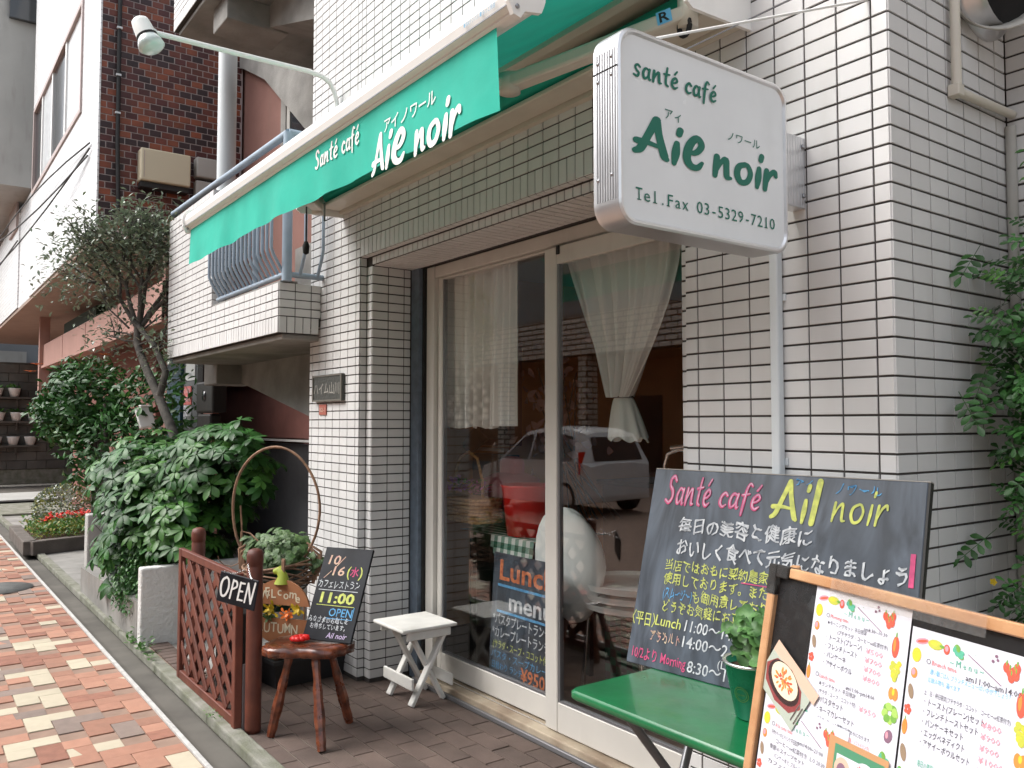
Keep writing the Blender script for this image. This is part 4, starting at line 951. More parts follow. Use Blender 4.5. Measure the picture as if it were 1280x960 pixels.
b = MB(); b.box((-15.2, -.46, 3.352), (-13.602, .9, 5.06), FACW); b.box((-22, -.48, 3.36), (-15.2, .9, 5.0), FACW); b.box((-16.5, -.52, 4.75), (-15.3, -.481, 5.2), PURP if False else WFRAME); b.build('lower_wing', nb)
b = MB()
for lo, hi in (((-13.45, -.50, 4.90), (-9.17, -.455, 4.96)), ((-13.45, -.50, 6.17), (-9.17, -.455, 6.23)), ((-13.45, -.50, 4.96), (-13.38, -.455, 6.17)), ((-9.24, -.50, 4.96), (-9.17, -.455, 6.17))): b.box(lo, hi, WFRAME)
wf = b.build('window', nb)
for x0_, x1_, m_2 in ((-13.38, -12.6, DARKG), (-12.52, -11.6, PALEG), (-11.52, -10.45, DARKG), (-10.38, -9.24, PALEG)):
    b = MB(); b.box((x0_, -.466, 4.96), (x1_, -.46, 6.17), m_2); b.build('pane', wf)
for x in (-12.56, -11.56, -10.415): b = MB(); b.box((x-.04, -.485, 4.96), (x+.04, -.45, 6.17), WHITEP); b.build('mullion', wf)
b = MB(); b.box((-22, -.46, 3.30), (-8.16, 1.3, 3.349), M('soffit_render', (.36, .27, .22), .85, var=.1)); b.build('soffit', nb)
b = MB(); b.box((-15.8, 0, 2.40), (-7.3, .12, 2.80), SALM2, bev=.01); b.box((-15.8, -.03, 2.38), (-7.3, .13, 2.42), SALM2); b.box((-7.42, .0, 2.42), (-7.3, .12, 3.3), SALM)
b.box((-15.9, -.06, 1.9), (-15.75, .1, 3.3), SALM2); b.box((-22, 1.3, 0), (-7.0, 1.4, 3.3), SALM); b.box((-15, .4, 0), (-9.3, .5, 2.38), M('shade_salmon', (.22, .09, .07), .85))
for x in (-9.5, -11.6, -13.6): b.box((x, -.004, 2.43), (x+.02, .001, 2.79), SALM)
b.build('salmon_balcony', nb)
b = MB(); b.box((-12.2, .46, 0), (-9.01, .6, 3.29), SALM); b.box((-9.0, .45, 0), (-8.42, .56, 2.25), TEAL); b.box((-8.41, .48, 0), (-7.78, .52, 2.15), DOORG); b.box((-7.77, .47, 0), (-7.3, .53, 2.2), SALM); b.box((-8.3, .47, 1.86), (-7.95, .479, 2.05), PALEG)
b.build('entrance_door_wall', nb)
b = MB(); b.box((-14.9, .2, 2.55), (-12.0, .5, 3.1), M('dark_plants', (.01, .03, .015), .8)); b.build('balcony_plants', nb)
nt_ = MB(); pl = (V((0, .468, 0)), FR); nt_.box((-8.36, .470, 1.60), (-8.08, .478, 1.80), INKR); nt_.box((-8.36, .470, 1.38), (-8.08, .478, 1.595), PAPER)
text(nt_, '立入禁止', -8.35, 1.73, .06, PAPER, pl, w=.25); text(nt_, '駐輪禁止', -8.35, 1.64, .06, PAPER, pl, w=.25)
for k in range(4): text(nt_, 'お願いします ご遠慮', -8.35, 1.55-k*.05, .03, INK, pl, w=.24)
nt_.build('notice', label='red and white notice taped on the grey door of the passage', cat='notice')
b = MB(); b.box((-7.28, .30, 1.50), (-6.76, .44, 1.80), BLKEDGE, bev=.02); b.box((-7.26, .31, 1.30), (-6.86, .42, 1.49), BLKEDGE, bev=.02); b.lathe((-7.0, .30, 1.66), [(0, -.01), (.05, -.01), (.05, 0)], CARG, 14, (V((1, 0, 0)), V((0, 0, 1)), V((0, 1, 0))))
for k in range(5): b.tube([(-7.38+k*.03, .36, 2.2), (-7.42+k*.04, .36, 1.8), (-7.38+k*.02, .36, 1.3), (-7.42+k*.03, .36, .9)], .014, CABLE, 5)
b.build('electric_meter', label='dark electric meter box with hanging cables below the tiled balcony', cat='meter')
def wallbox(name, lo, hi, m, label, extra):
    b = MB(); b.box(lo, hi, m, bev=.015); extra(b); return b.build(name, label=label, cat='utility box')
wallbox('utility_box', (-8.15, -.10, 3.92), (-7.98, .40, 4.26), CREAMB, 'cream plastic utility box mounted on the dark brick wall', lambda b: (b.box((-8.15, -.09, 3.86), (-8.02, .39, 3.915), CABLE), b.box((-7.979, -.07, 3.95), (-7.977, -.064, 4.23), WFRAME)))
wallbox('junction_box', (-8.15, .47, 4.06), (-8.02, .78, 4.28), GREYB, 'pale grey weathered junction box right of the cream box', lambda b: b.box((-8.15, .47, 3.84), (-8.04, .80, 4.03), GREYB, bev=.02))
fw = thing('white_mailbox', 'small white slanted box fixed to the salmon column behind the tree', 'box', (-7.3, -.1, 1.5)); b = MB(); b.bar((-7.62, -.06, 1.36), (-7.68, -.10, 1.56), .06, .15, WHITEP, (0, 1, 0), bev=.01); b.build('body', fw)
b = MB(); b.box((-7.73, -.13, 1.565), (-7.62, -.03, 1.58), WHITEP, bev=.005); b.build('lid', fw)
# vertical cable on the brick wall
b = MB(); b.tube([(-8.13, -.30, 7.5), (-8.13, -.305, 5.5), (-8.12, -.30, 4.3), (-8.1, -.28, 3.5)], .022, CABLE, 6); 
for z in (4.6, 5.0, 5.5, 6.0): b.box((-8.13, -.33, z), (-8.10, -.28, z+.02), PIPEW)
b.build('wall_cable', label='black cable clipped vertically down the dark brick wall', cat='cable')
for i, (p, q, sag) in enumerate((((-22, -1.6, 5.2), (-8.6, -.50, 4.25), .5), ((-22, -1.2, 4.3), (-8.5, -.50, 4.30), .35), ((-24, -.9, 4.0), (-8.5, -.5, 4.36), -.5), ((-24, -1.3, 3.9), (-12, -.8, 3.9), .2))):
    b = MB(); b.tube([V(p).lerp(V(q), t/12)-V((0, 0, sag*4*(t/12)*(1-t/12))) for t in range(13)], .010, CABLE, 5)
    b.build('overhead_cable', label=['thickest overhead cable sloping to the white façade corner', 'overhead cable just below the thickest one', 'overhead cable arching up to the brick corner', 'lowest overhead cable at the far left'][i], cat='cable', group='overhead cables at the left')
# far end of the lane
fg = thing('grey_building', 'plain grey rendered house at the far end of the lane', 'building', (-24, 1, 0))
b = MB(); b.box((-27, -1.6, 1.6), (-23, 4, 12), FARG); b.box((-22.98, -.1, 1.9), (-22.95, .5, 3.2), FARG2); b.build('wall', fg)
b = MB(); b.box((-23.0, -.8, 7.6), (-22.94, -.5, 9.8), DARKG); b.build('window', fg); b = MB(); b.box((-23, -.9, 2.75), (-22.6, .9, 2.83), FARG2); b.build('canopy', fg)
b = MB(); b.box((-23, -1.4, 5.6), (-22.5, -.2, 6.0), GREYB); b.build('ledge', fg)
tw = thing('grey_tower_block', 'pale grey upper block beside the white tiled façade', 'building', (-22, 0, 0)); b = MB(); b.box((-21.5, -.95, 5.2), (-14.2, .6, 13), FARG2); b.build('wall', tw); b = MB(); b.box((-20.5, -.97, 7.5), (-19, -.951, 9.4), DARKG); b.build('window', tw)
b = MB(); b.box((-14.19, -.8, 7.9), (-14.1, .0, 9.6), DARKG); b.build('window', tw)
cw = thing('block_wall', 'stained concrete block wall carrying shelves of small potted plants', 'wall', (-21, 0, 0))
b = MB(); b.box((-21.2, -1.1, 0), (-21, 3, .35), KERB, bev=.02); b.build('plinth', cw)
rects = []; BLK_ = M('stained_block', (.15, .145, .13), .9, var=.4, vs_=2, rnd=.2, stain=.6)
for j in range(12):
    for i in range(14): rects.append((V((-21.0, -1.05+i*.4-(.2 if j % 2 else 0), .45+j*.2)), SD, .39, .19, BLK_))
pieces(cw, 'concrete_block', rects, 'blockwork', HIDE, t=.03, bv=.004, jit=.006, minpx=4)
b = MB(); b.box((-21.15, -1.2, .35), (-21.0, 4, 2.8), GRND); b.build('core', cw)
for k, z in enumerate((2.00, 1.45, .90)):
    sf = MB(); sf.box((-20.97, -1.0, z-.04), (-20.75, .55, z), GRND); sf.box((-20.9, -.5, z-.2), (-20.86, -.46, z-.04), GRND); sf.box((-20.9, .1, z-.2), (-20.86, .14, z-.04), GRND)
    sf.build('plant_shelf', label=['top shelf of potted plants on the far block wall', 'middle shelf of potted plants on the far block wall', 'lowest shelf of white pots on the far block wall'][k], cat='shelf', group='plant shelves on the far wall')
    for i in range(4 if k else 3):
        y = -.62+i*.34+(.05 if k == 1 else 0)
        p = thing('flower_pot', 'small white pot on the %s plant shelf, number %s from the left' % (('top', 'middle', 'lowest')[k], ('one', 'two', 'three', 'four')[i]), 'pot', (-20.85, y, z+.001), 'small white pots on the far shelves')
        p['label'] = 'small white pot on the %s far shelf, %s' % (('top', 'middle', 'lowest')[k], ('first from the left', 'second from the left', 'third from the left', 'rightmost of its row')[i])
        b = MB(); b.lathe((-20.85, y, z+.001), [(0, 0), (.08, 0), (.125, .18), (.13, .20), (.11, .20), (.10, .17), (0, .16)], WHITEP, 14); b.build('pot', p)
        if k < 2:
            b = MB()
            for _ in range(30): leaflet(b, V((-20.85+rd.gauss(0, .05), y+rd.gauss(0, .06), z+.20)), V((rd.uniform(-1, 1), rd.uniform(-1, 1), rd.uniform(.2, 1))), V((0, 0, 1)), .12, .05, LEAFL, .2, .3)
            b.build('leaves', p)
# stepping slabs at the lane end
b = MB(); b.box((-15.5, -.75, 0), (-13.6, .3, .03), KERB, bev=.01); b.box((-18, -1.0, 0), (-16.2, .4, .035), FARG2, bev=.01); b.box((-13.2, -.2, 0), (-11.9, .6, .09), KERB, bev=.02); b.build('paving_slabs', kind='structure')
# ================================================================== ACROSS THE ROAD (seen mirrored in the glass)
ob = thing('opposite_building', 'tan tiled building across the road, mirrored in the café glass', 'building', (-14, -13, 0))
b = MB(); b.box((-40, -13.0, 3.3), (12, -12.5, 4.4), TAN); b.box((-27, -13.6, 4.4), (12, -13.2, 8.8), GREYW); b.box((-40, -15, 4.4), (12, -12.48, 4.47), CONC); b.build('wall', ob)
b = MB(); b.box((-40, -14.9, 0), (12, -14.7, 3.3), GARB); b.box((-40, -14.7, 3.24), (12, -13.0, 3.3), GARB)
for x in (-30, -25, -20.5, -16.5, -12, -8, -3, 2): b.box((x, -13.0, 0), (x+.35, -12.6, 3.3), TAN)
b.box((-17, -14.69, .0), (-15.3, -14.65, 2.2), BLACK); b.build('garage', ob)
b = MB()
for x in (-15.5, -11.2, -7, -2.5, 2): b.box((x, -13.2, 5.6), (x+1.8, -13.16, 7.2), PALEG); b.box((x+.05, -13.17, 5.65), (x+1.75, -13.13, 6.3), DARKG)
b.build('window', ob)
ot = thing('street_tree', 'leafy tree across the road, mirrored in the left pane', 'tree', (-18, -9.5, 0)); b = MB(); b.tube([(-18.8, -9.6, 0), (-18.9, -9.6, 2), (-18.8, -9.5, 4)], [.13, .11, .08], BARK, 8); b.build('trunk', ot); mb = MB()
for _ in range(2600):
    p, q = in_ell(rd, (-18.8, -9.5, 4.3), (1.7, 1.2, 1.9), .4); leaflet(mb, p, V((rd.uniform(-1, 1), rd.uniform(-1, 1), rd.uniform(-.6, .6))), V((0, 0, 1)), .22, .10, LEAFD if rd.random() < .6 else LEAFY, .2, .3)
mb.build('crown', ot, kind='stuff')
sheet('opposite_pavement', -60, 10, -14.7, -11.5, .02, CONC, kind='structure')
rt = thing('unseen_right_block', 'unseen rendered block added across the gap to darken the side wall', 'building', (3, 3, 0)); b = MB(); b.box((1.15, .35, 0), (5, 9, 8.5), FARG2); b.build('wall', rt)  # added out of view to shade the side wall and evergreen
b = MB(); b.box((1.13, 1.5, 3.5), (1.149, 2.6, 4.8), DARKG); b.build('window', rt)
# parked hatchback
cx_, cy_ = -8.2, -6.25
car = thing('parked_car', 'white hatchback parked across the road, mirrored in the café glass', 'car', (cx_, cy_, 0)); car.scale = (.70, .93, .87); car.rotation_euler = (0, 0, R(-6))
def car_sec(x, zb, zbelt, zroof, wb, wr):   # half ring section at x (0 = rear)
    return [(x, -wb, zb), (x, -wb*1.0, zbelt*.62), (x, -wb*.985, zbelt), (x, -wr, zroof), (x, -wr*.6, zroof+.03), (x, wr*.6, zroof+.03), (x, wr, zroof), (x, wb*.985, zbelt), (x, wb, zbelt*.62), (x, wb, zb)]
secs = [(0, .35, .86, .88, .74, .62), (.05, .26, .90, .93, .80, .66), (.28, .22, .93, 1.42, .83, .60), (.7, .2, .93, 1.50, .84, .62), (1.6, .2, .92, 1.53, .845, .63), (2.2, .2, .91, 1.46, .845, .61), (2.95, .2, .90, .95, .84, .66), (3.5, .2, .80, .84, .82, .66), (3.72, .26, .62, .66, .74, .6)]
b = MB(); vs = []
for s_c in secs:
    for p in car_sec(*s_c): vs.append((cx_-p[0], cy_+p[1], p[2]))
fs = [(i*10+k, i*10+k+1, (i+1)*10+k+1, (i+1)*10+k) for i in range(len(secs)-1) for k in range(9)]+[(i*10+9, i*10, (i+1)*10, (i+1)*10+9) for i in range(len(secs)-1)]+[tuple(range(10)), tuple(range(10*(len(secs)-1), 10*len(secs)))]
b.add(vs, fs, CARW, False); b.build('body', car)
b = MB(); g_ = lambda y: cy_+y
b.add([(cx_-.03, g_(-.60), .96), (cx_-.03, g_(.60), .96), (cx_-.235, g_(.54), 1.37), (cx_-.235, g_(-.54), 1.37)], [(0, 1, 2, 3)], CARG); b.build('rear_window', car)
for s in (1, -1):
    b = MB(); Y = lambda z: g_(s*(.835-(z-.93)*.36)+s*.012)
    b.add([(cx_-.42, Y(.96), .96), (cx_-.95, Y(.96), .96), (cx_-.95, Y(1.42), 1.42), (cx_-.55, Y(1.38), 1.38)], [(0, 1, 2, 3)], CARG)
    b.add([(cx_-1.03, Y(.96), .96), (cx_-1.85, Y(.96), .96), (cx_-1.85, Y(1.44), 1.44), (cx_-1.03, Y(1.44), 1.44)], [(0, 1, 2, 3)], CARG)
    b.add([(cx_-1.93, Y(.96), .96), (cx_-2.75, Y(.96), .96), (cx_-2.2, Y(1.38), 1.38), (cx_-1.93, Y(1.42), 1.42)], [(0, 1, 2, 3)], CARG); b.build('side_window', car)
    b = MB(); b.box((cx_+.035, g_(s*.60), .74), (cx_-.20, g_(s*.85), 1.12), LAMPR, bev=.04); b.build('tail_light', car)
    for x in (.62, 3.02):
        b = MB(); b.lathe((cx_-x, g_(s*.80), .30), [(0, -.02), (.16, -.02), (.19, .03), (.28, .05), (.30, .02), (.30, -.14), (0, -.14)], TYRE, 24, (V((1, 0, 0)), V((0, 0, 1)), V((0, s, 0)))); wh = b.build('wheel', car)
        b = MB()
        for k in range(7): a = k*.898; b.bar((cx_-x, g_(s*.825), .30), (cx_-x+.17*math.cos(a), g_(s*.835), .30+.17*math.sin(a)), .04, .015, ALU, bev=.002)
        b.build('rim', wh)
b = MB(); b.box((cx_+.03, g_(-.78), .24), (cx_-.12, g_(.78), .50), CARW, bev=.04); b.box((cx_+.035, g_(-.24), .70), (cx_-.02, g_(.24), .84), PAPER, bev=.01); b.build('rear_bumper', car)
# ================================================================== BEHIND THE GLASS
def curtain(name, label, fn, m, nu=60, nv=24, cat='curtain'):
    b = MB(); vs = [fn(i/nu, j/nv) for j in range(nv+1) for i in range(nu+1)]
    b.add(vs, [(j*(nu+1)+i, j*(nu+1)+i+1, (j+1)*(nu+1)+i+1, (j+1)*(nu+1)+i) for j in range(nv) for i in range(nu)], m, True); return b.build(name, label=label, cat=cat)
curtain('lace_curtain', 'cream lace curtain hanging straight behind the left pane', lambda s, t: (-2.90+.50*s, .445+.024*math.sin(s*34)+.010*math.sin(s*77+t), 2.34-.955*t-.015*abs(math.sin(s*22))*(t > .97)), LACE, 90)
curtain('sheer_side_curtain', 'pale sheer curtain strip right of the lace curtain', lambda s, t: (-2.42+.22*s+.02*math.sin(t*5)*(1-s), .440+.016*math.sin(s*22), 2.34-.955*t), SHEER, 30)
def sw(s, t):
    k = t**1.5; xl = -1.88*(1-k)+(-1.53)*k; xl = -1.88+(.36)*t**1.15; xr = -1.13-.27*max(0, (t-.25)/.75)**1.5
    x = xl+(xr-xl)*s; return (x, .455+(.026*math.sin(s*38)+.012*math.sin(s*71+t*2)+.006*math.sin(s*130))*(.6+.4*t)-.02*t, 2.30-.79*t-.05*math.sin(math.pi*s)*math.sin(math.pi*t)*0)
gc = thing('gathered_curtain', 'white sheer curtain gathered by a dark tie behind the right pane', 'curtain', (-1.5, .5, 1.5))
b = MB(); nu, nv = 90, 24; b.add([sw(i/nu, j/nv) for j in range(nv+1) for i in range(nu+1)], [(j*(nu+1)+i, j*(nu+1)+i+1, (j+1)*(nu+1)+i+1, (j+1)*(nu+1)+i) for j in range(nv) for i in range(nu)], SHEER, True); b.build('upper_drape', gc)
b = MB(); nu, nv = 50, 10
def lw_(i, j):
    a = 2*math.pi*i/nu; t = j/nv; r = .045+.055*t**.7+.010*t*math.sin(a*9); return (-1.465+r*math.cos(a)*1.0+.03*t, .46+r*math.sin(a)*.6, 1.515-.185*t-.012*t*math.sin(a*5))
b.add([lw_(i, j) for j in range(nv+1) for i in range(nu+1)], [(j*(nu+1)+i, j*(nu+1)+i+1, (j+1)*(nu+1)+i+1, (j+1)*(nu+1)+i) for j in range(nv) for i in range(nu)], CURT, True); b.build('lower_tail', gc)
b = MB(); b.tube([(-1.465+.052*math.cos(t), .46+.034*math.sin(t), 1.512) for t in [i*.4488 for i in range(15)]], .004, BLKEDGE, 5); b.build('tie', gc)
# basket of flowers
bk = thing('flower_basket', 'wicker basket of purple flowers with a tall handle inside the left pane', 'basket', (-2.93, .62, .84))
b = MB(); b.box((-3.13, .54, .84), (-2.71, .70, .98), WICK, bev=.02)
for k in range(7): b.tube([(-3.135, .535, .85+k*.02), (-2.705, .535, .85+k*.02), (-2.705, .705, .85+k*.02), (-3.135, .705, .85+k*.02), (-3.135, .535, .85+k*.02)], .009, WICK, 5)
b.build('body', bk); b = MB(); b.tube([(-3.06, .62, .95), (-3.06, .62, 1.08), (-3.0, .62, 1.20), (-2.91, .62, 1.235), (-2.82, .62, 1.20), (-2.77, .62, 1.08), (-2.76, .62, .95)], .009, WICK, 6); b.build('handle', bk); b = MB()
for _ in range(160): leaflet(b, V((-2.92+rd.uniform(-.17, .17), .62+rd.uniform(-.07, .06), 1.0+rd.random()*.07)), V((rd.uniform(-1, 1), rd.uniform(-1, 1), rd.uniform(0, 1))), V((0, 0, 1)), .035, .025, PURP if rd.random() < .7 else LEAFL, .1, .2)
b.build('flowers', bk)
tb = thing('cloth_covered_table', 'small table under a green and white gingham cloth inside the left pane', 'table', (-2.6, .85, 0))
b = MB()
for x in (-2.95, -2.35):
    for y in (.68, 1.05): b.bar((x, y, .02), (x, y, .77), .03, .03, BLKEDGE)
b.build('legs', tb)
b = MB(); q = .032
for i in range(22):
    for j in range(16):
        for lay in range(1):
            x = -3.0+i*q; y = .62+j*q
            m_2 = CHECKG if (i % 2 and j % 2) else (CHECK if not (i % 2 or j % 2) else LEAFO if False else bpy.data.materials.get('gingham_mid') or M('gingham_mid', (.18, .30, .24), .8))
            b.quad((x, y, .785), (x+q, y, .785), (x+q, y+q, .785), (x, y+q, .785), m_2)
for i in range(10, 22):
    for j in range(6):
        m_2 = CHECKG if (i % 2 and j % 2) else (CHECK if not (i % 2 or j % 2) else bpy.data.materials['gingham_mid']); x = -3.0+i*q; z = .785-j*q
        if j > (i-9)*1.1: continue
        b.quad((x, .62-.004*j, z), (x+q, .62-.004*j, z), (x+q, .62-.004*(j+1), z-q), (x, .62-.004*(j+1), z-q), m_2)
b.build('tablecloth', tb)
b = MB(); b.lathe((-2.52, .76, .79), [(0, 0), (.12, 0), (.15, .26), (.16, .27), (.15, .275), (.14, .26)], REDB, 28); b.build('red_bucket', label='bright red plastic bucket standing on the gingham cloth', cat='bucket')
b = MB(); b.lathe((-2.95, .95, 1.06), [(0, .05), (.10, .04), (.18, 0), (.16, -.12), (.10, -.16)], PINKC, 20); b.box((-3.02, .9, .95), (-2.85, 1.0, 1.2), PINKC, bev=.04); b.build('pink_cushion', label='dusky pink cushion behind the red bucket', cat='cushion')
b = MB(); b.lathe((-3.12, .95, 1.30), [(0, .0), (.05, .01), (.09, .05), (.06, .10), (0, .14)], BLKEDGE, 16); b.tube([(-3.4, .95, 1.25), (-3.2, .95, 1.38), (-3.0, .95, 1.42)], [.05, .07, .02], BLKEDGE, 10); b.build('black_vase', label='black rounded ornament behind the wicker basket', cat='ornament')
# white padded thing
b = MB(); cc = V((-2.06, .66, .70)); vs = []; nu, nv = 24, 14
for j in range(nv+1):
    ph = math.pi*j/nv
    for i in range(nu):
        a = 2*math.pi*i/nu; r = math.sin(ph)**.8; x = r*math.cos(a); y = r*math.sin(a); z = math.cos(ph)
        sq = 1-.35*max(0, -z)
        vs.append(cc+V((x*.245*sq+z*-.03, y*.10, z*.27+.01*math.sin(a*3+z*4))))
b.add(vs, [(j*nu+i, j*nu+(i+1) % nu, (j+1)*nu+(i+1) % nu, (j+1)*nu+i) for j in range(nv) for i in range(nu)], CLOTHW, True)
b.build('white_padded_bundle', label='bulging white cloth bundle behind the door stile', cat='bundle')
# stacked white seats
st0 = None
for k in range(3):
    z = .52+k*.045; s_t = thing('stacked_chair', ['lowest of the three nested white chairs behind the right pane', 'middle of the three nested white chairs behind the right pane', 'top one of the three nested white chairs behind the right pane'][k], 'chair', (-1.8, .85, z), 'nested white chairs')
    b = MB(); pts = [(-1.80+.27*math.cos(t)*(1 if math.cos(t) > 0 else .95), .85+.24*math.sin(t)) for t in [2*math.pi*i/28 for i in range(28)]]
    b.prism([(x, y, z) for x, y in pts], (0, 0, 1), .014, CLOTHW); b.add([(x, y, z+.002) for x, y in pts]+[(x*1.0+(x+1.8)*.06, y+(y-.85)*.06, z+.03) for x, y in pts], [(i, (i+1) % 28, 28+(i+1) % 28, 28+i) for i in range(28)], CLOTHW, True); b.build('seat', s_t)
    b = MB()
    for dx in (-.22, .2):
        for dy in (-.16, .18): b.tube([(-1.8+dx*.8, .85+dy*.8, z), (-1.8+dx+(.01*k), .85+dy, .03)], .009, CHROME, 6)
    b.build('legs', s_t)
b = MB()
for i in range(8):
    for j in range(12):
        m_2 = CHECKG if (i+j) % 2 else BLKEDGE; b.quad((-2.12+i*.04, .95, .08+j*.04), (-2.08+i*.04, .95, .08+j*.04), (-2.08+i*.04, .95, .12+j*.04), (-2.12+i*.04, .95, .12+j*.04), m_2)
b.build('hanging_cloth', label='dark checked cloth hanging below the nested white chairs', cat='cloth')
b = MB(); b.tube([(-1.36, .6, .7), (-1.36, .6, 1.22), (-1.34, .6, 1.27), (-1.28, .6, 1.29), (-1.0, .6, 1.29)], .010, CHROME, 8); b.tube([(-1.32, .6, .7), (-1.32, .6, 1.20)], .006, CHROME, 6); b.tube([(-1.32, .6, 1.295), (-1.18, .6, 1.31)], .012, CHROME, 8); b.build('chrome_rail', label='bent chrome rail showing behind the top of the large chalkboard', cat='rail')
for k, (x0_, y0_, w_, h_) in enumerate(((-3.5, 2.2, .9, .95), (-1.9, 2.6, .8, .75))):
    b = MB(); b.box((x0_, y0_, .02), (x0_+w_, y0_+.5, h_), M('counter_wood%d' % k, (.11, .04, .018), .5, var=.3), bev=.01); b.box((x0_-.03, y0_-.03, h_), (x0_+w_+.03, y0_+.53, h_+.03), BLKEDGE); b.build('counter', label=['dark wooden counter deep inside at the left', 'dark wooden counter deep inside at the right'][k], cat='counter')
b = MB()
for k in range(9): b.tube([(-2.75+.03*math.sin(k), 1.25+.05*k, .8), (-2.8+.1*math.sin(k*2), 1.25, 1.2), (-2.85+.22*math.sin(k*1.3), 1.2, 1.6+.05*(k % 4))], .006, BARK, 4)
for _ in range(110): leaflet(b, V((-2.85+rd.gauss(0, .14), 1.2+rd.gauss(0, .08), 1.45+rd.gauss(0, .16))), V((rd.uniform(-1, 1), rd.uniform(-1, 1), rd.uniform(-1, 1))), V((0, -1, 0)), .07, .05, M('dried_petals', (.42, .26, .24), .7) if 'dried_petals' not in bpy.data.materials else bpy.data.materials['dried_petals'], .1, .2)
b.build('dried_flowers', label='spray of pale dried flowers behind the left pane', cat='flowers')
# lunch board inside
lb = thing('lunch_menu_board', 'chalkboard lettered Lunch menu standing inside the left pane', 'chalkboard', (-2.17, .44, .12)); B = basis(0, .06); o_ = V((-2.42, .42, .12))
b = MB(); b.box((0, 0, -.01), (.50, .62, 0), BOARD, B, o_, bev=.003); lo_ = b.build('panel', lb)
b = MB(); pl = (o_, B); text(b, 'Lunch', .06, .49, .14, CHO, pl, w=.44, off=.02); text(b, 'menu', .15, .35, .12, CHW, pl, w=.34, off=.02)
for z in (.455, .325): b.box((.05, z, .001), (.5, z+.012, .002), CHB, B, o_)
text(b, '*パスタプレートランチ', .02, .27, .06, CHW, pl, w=.46, off=.01); text(b, '*カレープレートランチ', .02, .205, .06, CHW, pl, w=.46, off=.01); text(b, '(サラダ・スープ・ココット付)', .03, .15, .045, CHY, pl, w=.45); text(b, 'パスタ・スープカレー', .02, .10, .045, CHB, pl, w=.45); text(b, '日替わり ランチ', .03, .05, .04, CHB, pl, w=.25); text(b, '¥950', .27, .03, .09, CHO, pl, w=.19, off=.02)
b.build('lettering', lo_)
# ================================================================== LATTICE FENCE AND ITS THINGS
fe = thing('lattice_fence', 'red brown wooden lattice fence panel with two round-capped posts', 'fence', (-3.17, -.72, 0))
def panel(o, B, W, H, pre=True):
    b = MB(); t = .028
    b.box((0, 0, 0), (.045, H, t), REDWOOD, B, o, bev=.003); b.box((W-.045, 0, -.004), (W, H, t+.004), REDWOOD, B, o, bev=.003)
    b.box((.045, 0, .002), (W-.045, .045, t-.002), REDWOOD, B, o, bev=.003); b.box((.045, H-.04, .002), (W-.045, H, t-.002), REDWOOD, B, o, bev=.003)
    b.build('frame', fe)
    x0_, x1_, y0_, y1_ = .045, W-.045, .045, H-.04
    for s in (1, -1):
        k = -14
        while k < 24:
            c = k*.155; k += 1       # line y = s*1.25*(x-c)+y0
            sl_ = .92*s; pts = []
            f = lambda x: sl_*(x-c)+(y0_ if s > 0 else y1_)
            xa, xb = x0_, x1_; ya_, yb_ = f(xa), f(xb)
            # clip
            def cx(y): return (y-(y0_ if s > 0 else y1_))/sl_+c
            lo_x = max(xa, min(cx(y0_), cx(y1_))); hi_x = min(xb, max(cx(y0_), cx(y1_)))
            if hi_x-lo_x < .02: continue
            p = V(o)+B[0]*lo_x+B[1]*f(lo_x)+B[2]*(.008 if s > 0 else .0165); q = V(o)+B[0]*hi_x+B[1]*f(hi_x)+B[2]*(.008 if s > 0 else .0165)
            mb = MB(); mb.bar(p, q, .043, .008, REDWOOD, B[2], bev=.0015); mb.build('slat', fe)
PW, PH = .985, .70
panel(V((-3.70, -.745, .012)), FR, PW, PH)
def post(x, y, h):
    b = MB(); b.lathe((x, y, .0), [(0, 0), (.034, .0), (.036, .02), (.036, h-.085), (.034, h-.08), (.034, h-.075), (.037, h-.07), (.038, h-.03), (.032, h-.008), (.015, h), (0, h)], REDWOOD, 20)
    o = b.build('post', fe); return o
post(-2.672, -.705, .825); post(-3.62, -.69, .825)
b = MB(); b.box((-2.713, -.742, .0), (-2.70, -.70, .30), TUBEG); b.build('bracket', fe)
# OPEN sign
og = thing('open_sign', 'black OPEN sign in white brush letters hung on the fence post', 'sign', (-2.74, -.77, .58)); yaw, rl = .6137, -.1741
B = basis(yaw, 0, rl); o_ = CAMP+(V((-2.822, -.834, .581))-CAMP)*.955; W_, H_ = .200, .134
b = MB(); b.box((0, 0, -.008), (W_, H_, 0), BOARD2, B, o_, bev=.003); pn = b.build('panel', og)
b = MB(); brush(b, 'OPEN', .007, .028, .186, .086, WHITEP, (o_, B), 1.15, .0012, .05)
pn2 = b.build('lettering', pn)
pa = o_+B[0]*.02+B[1]*H_; pb = o_+B[0]*.165+B[1]*H_
for p, q in ((pa, V((-2.665, -.752, .735))), (pb, V((-2.636, -.75, .765)))):
    n_l = 16; b = MB()
    for i in range(n_l):
        c = p.lerp(q, (i+.5)/n_l)-V((0, 0, .012*math.sin(math.pi*(i+.5)/n_l))); d = (q-p).normalized(); s1 = d.cross(V((0, 0, 1))).normalized(); s2 = d.cross(s1)
        ss = s1 if i % 2 else s2; L_ = (q-p).length/n_l*.72
        b.tube([c+d*L_*math.cos(t)+ss*.0035*math.sin(t) for t in [k*1.0472 for k in range(7)]], .0013, CHROME, 4, False)
    b.build('chain', og)
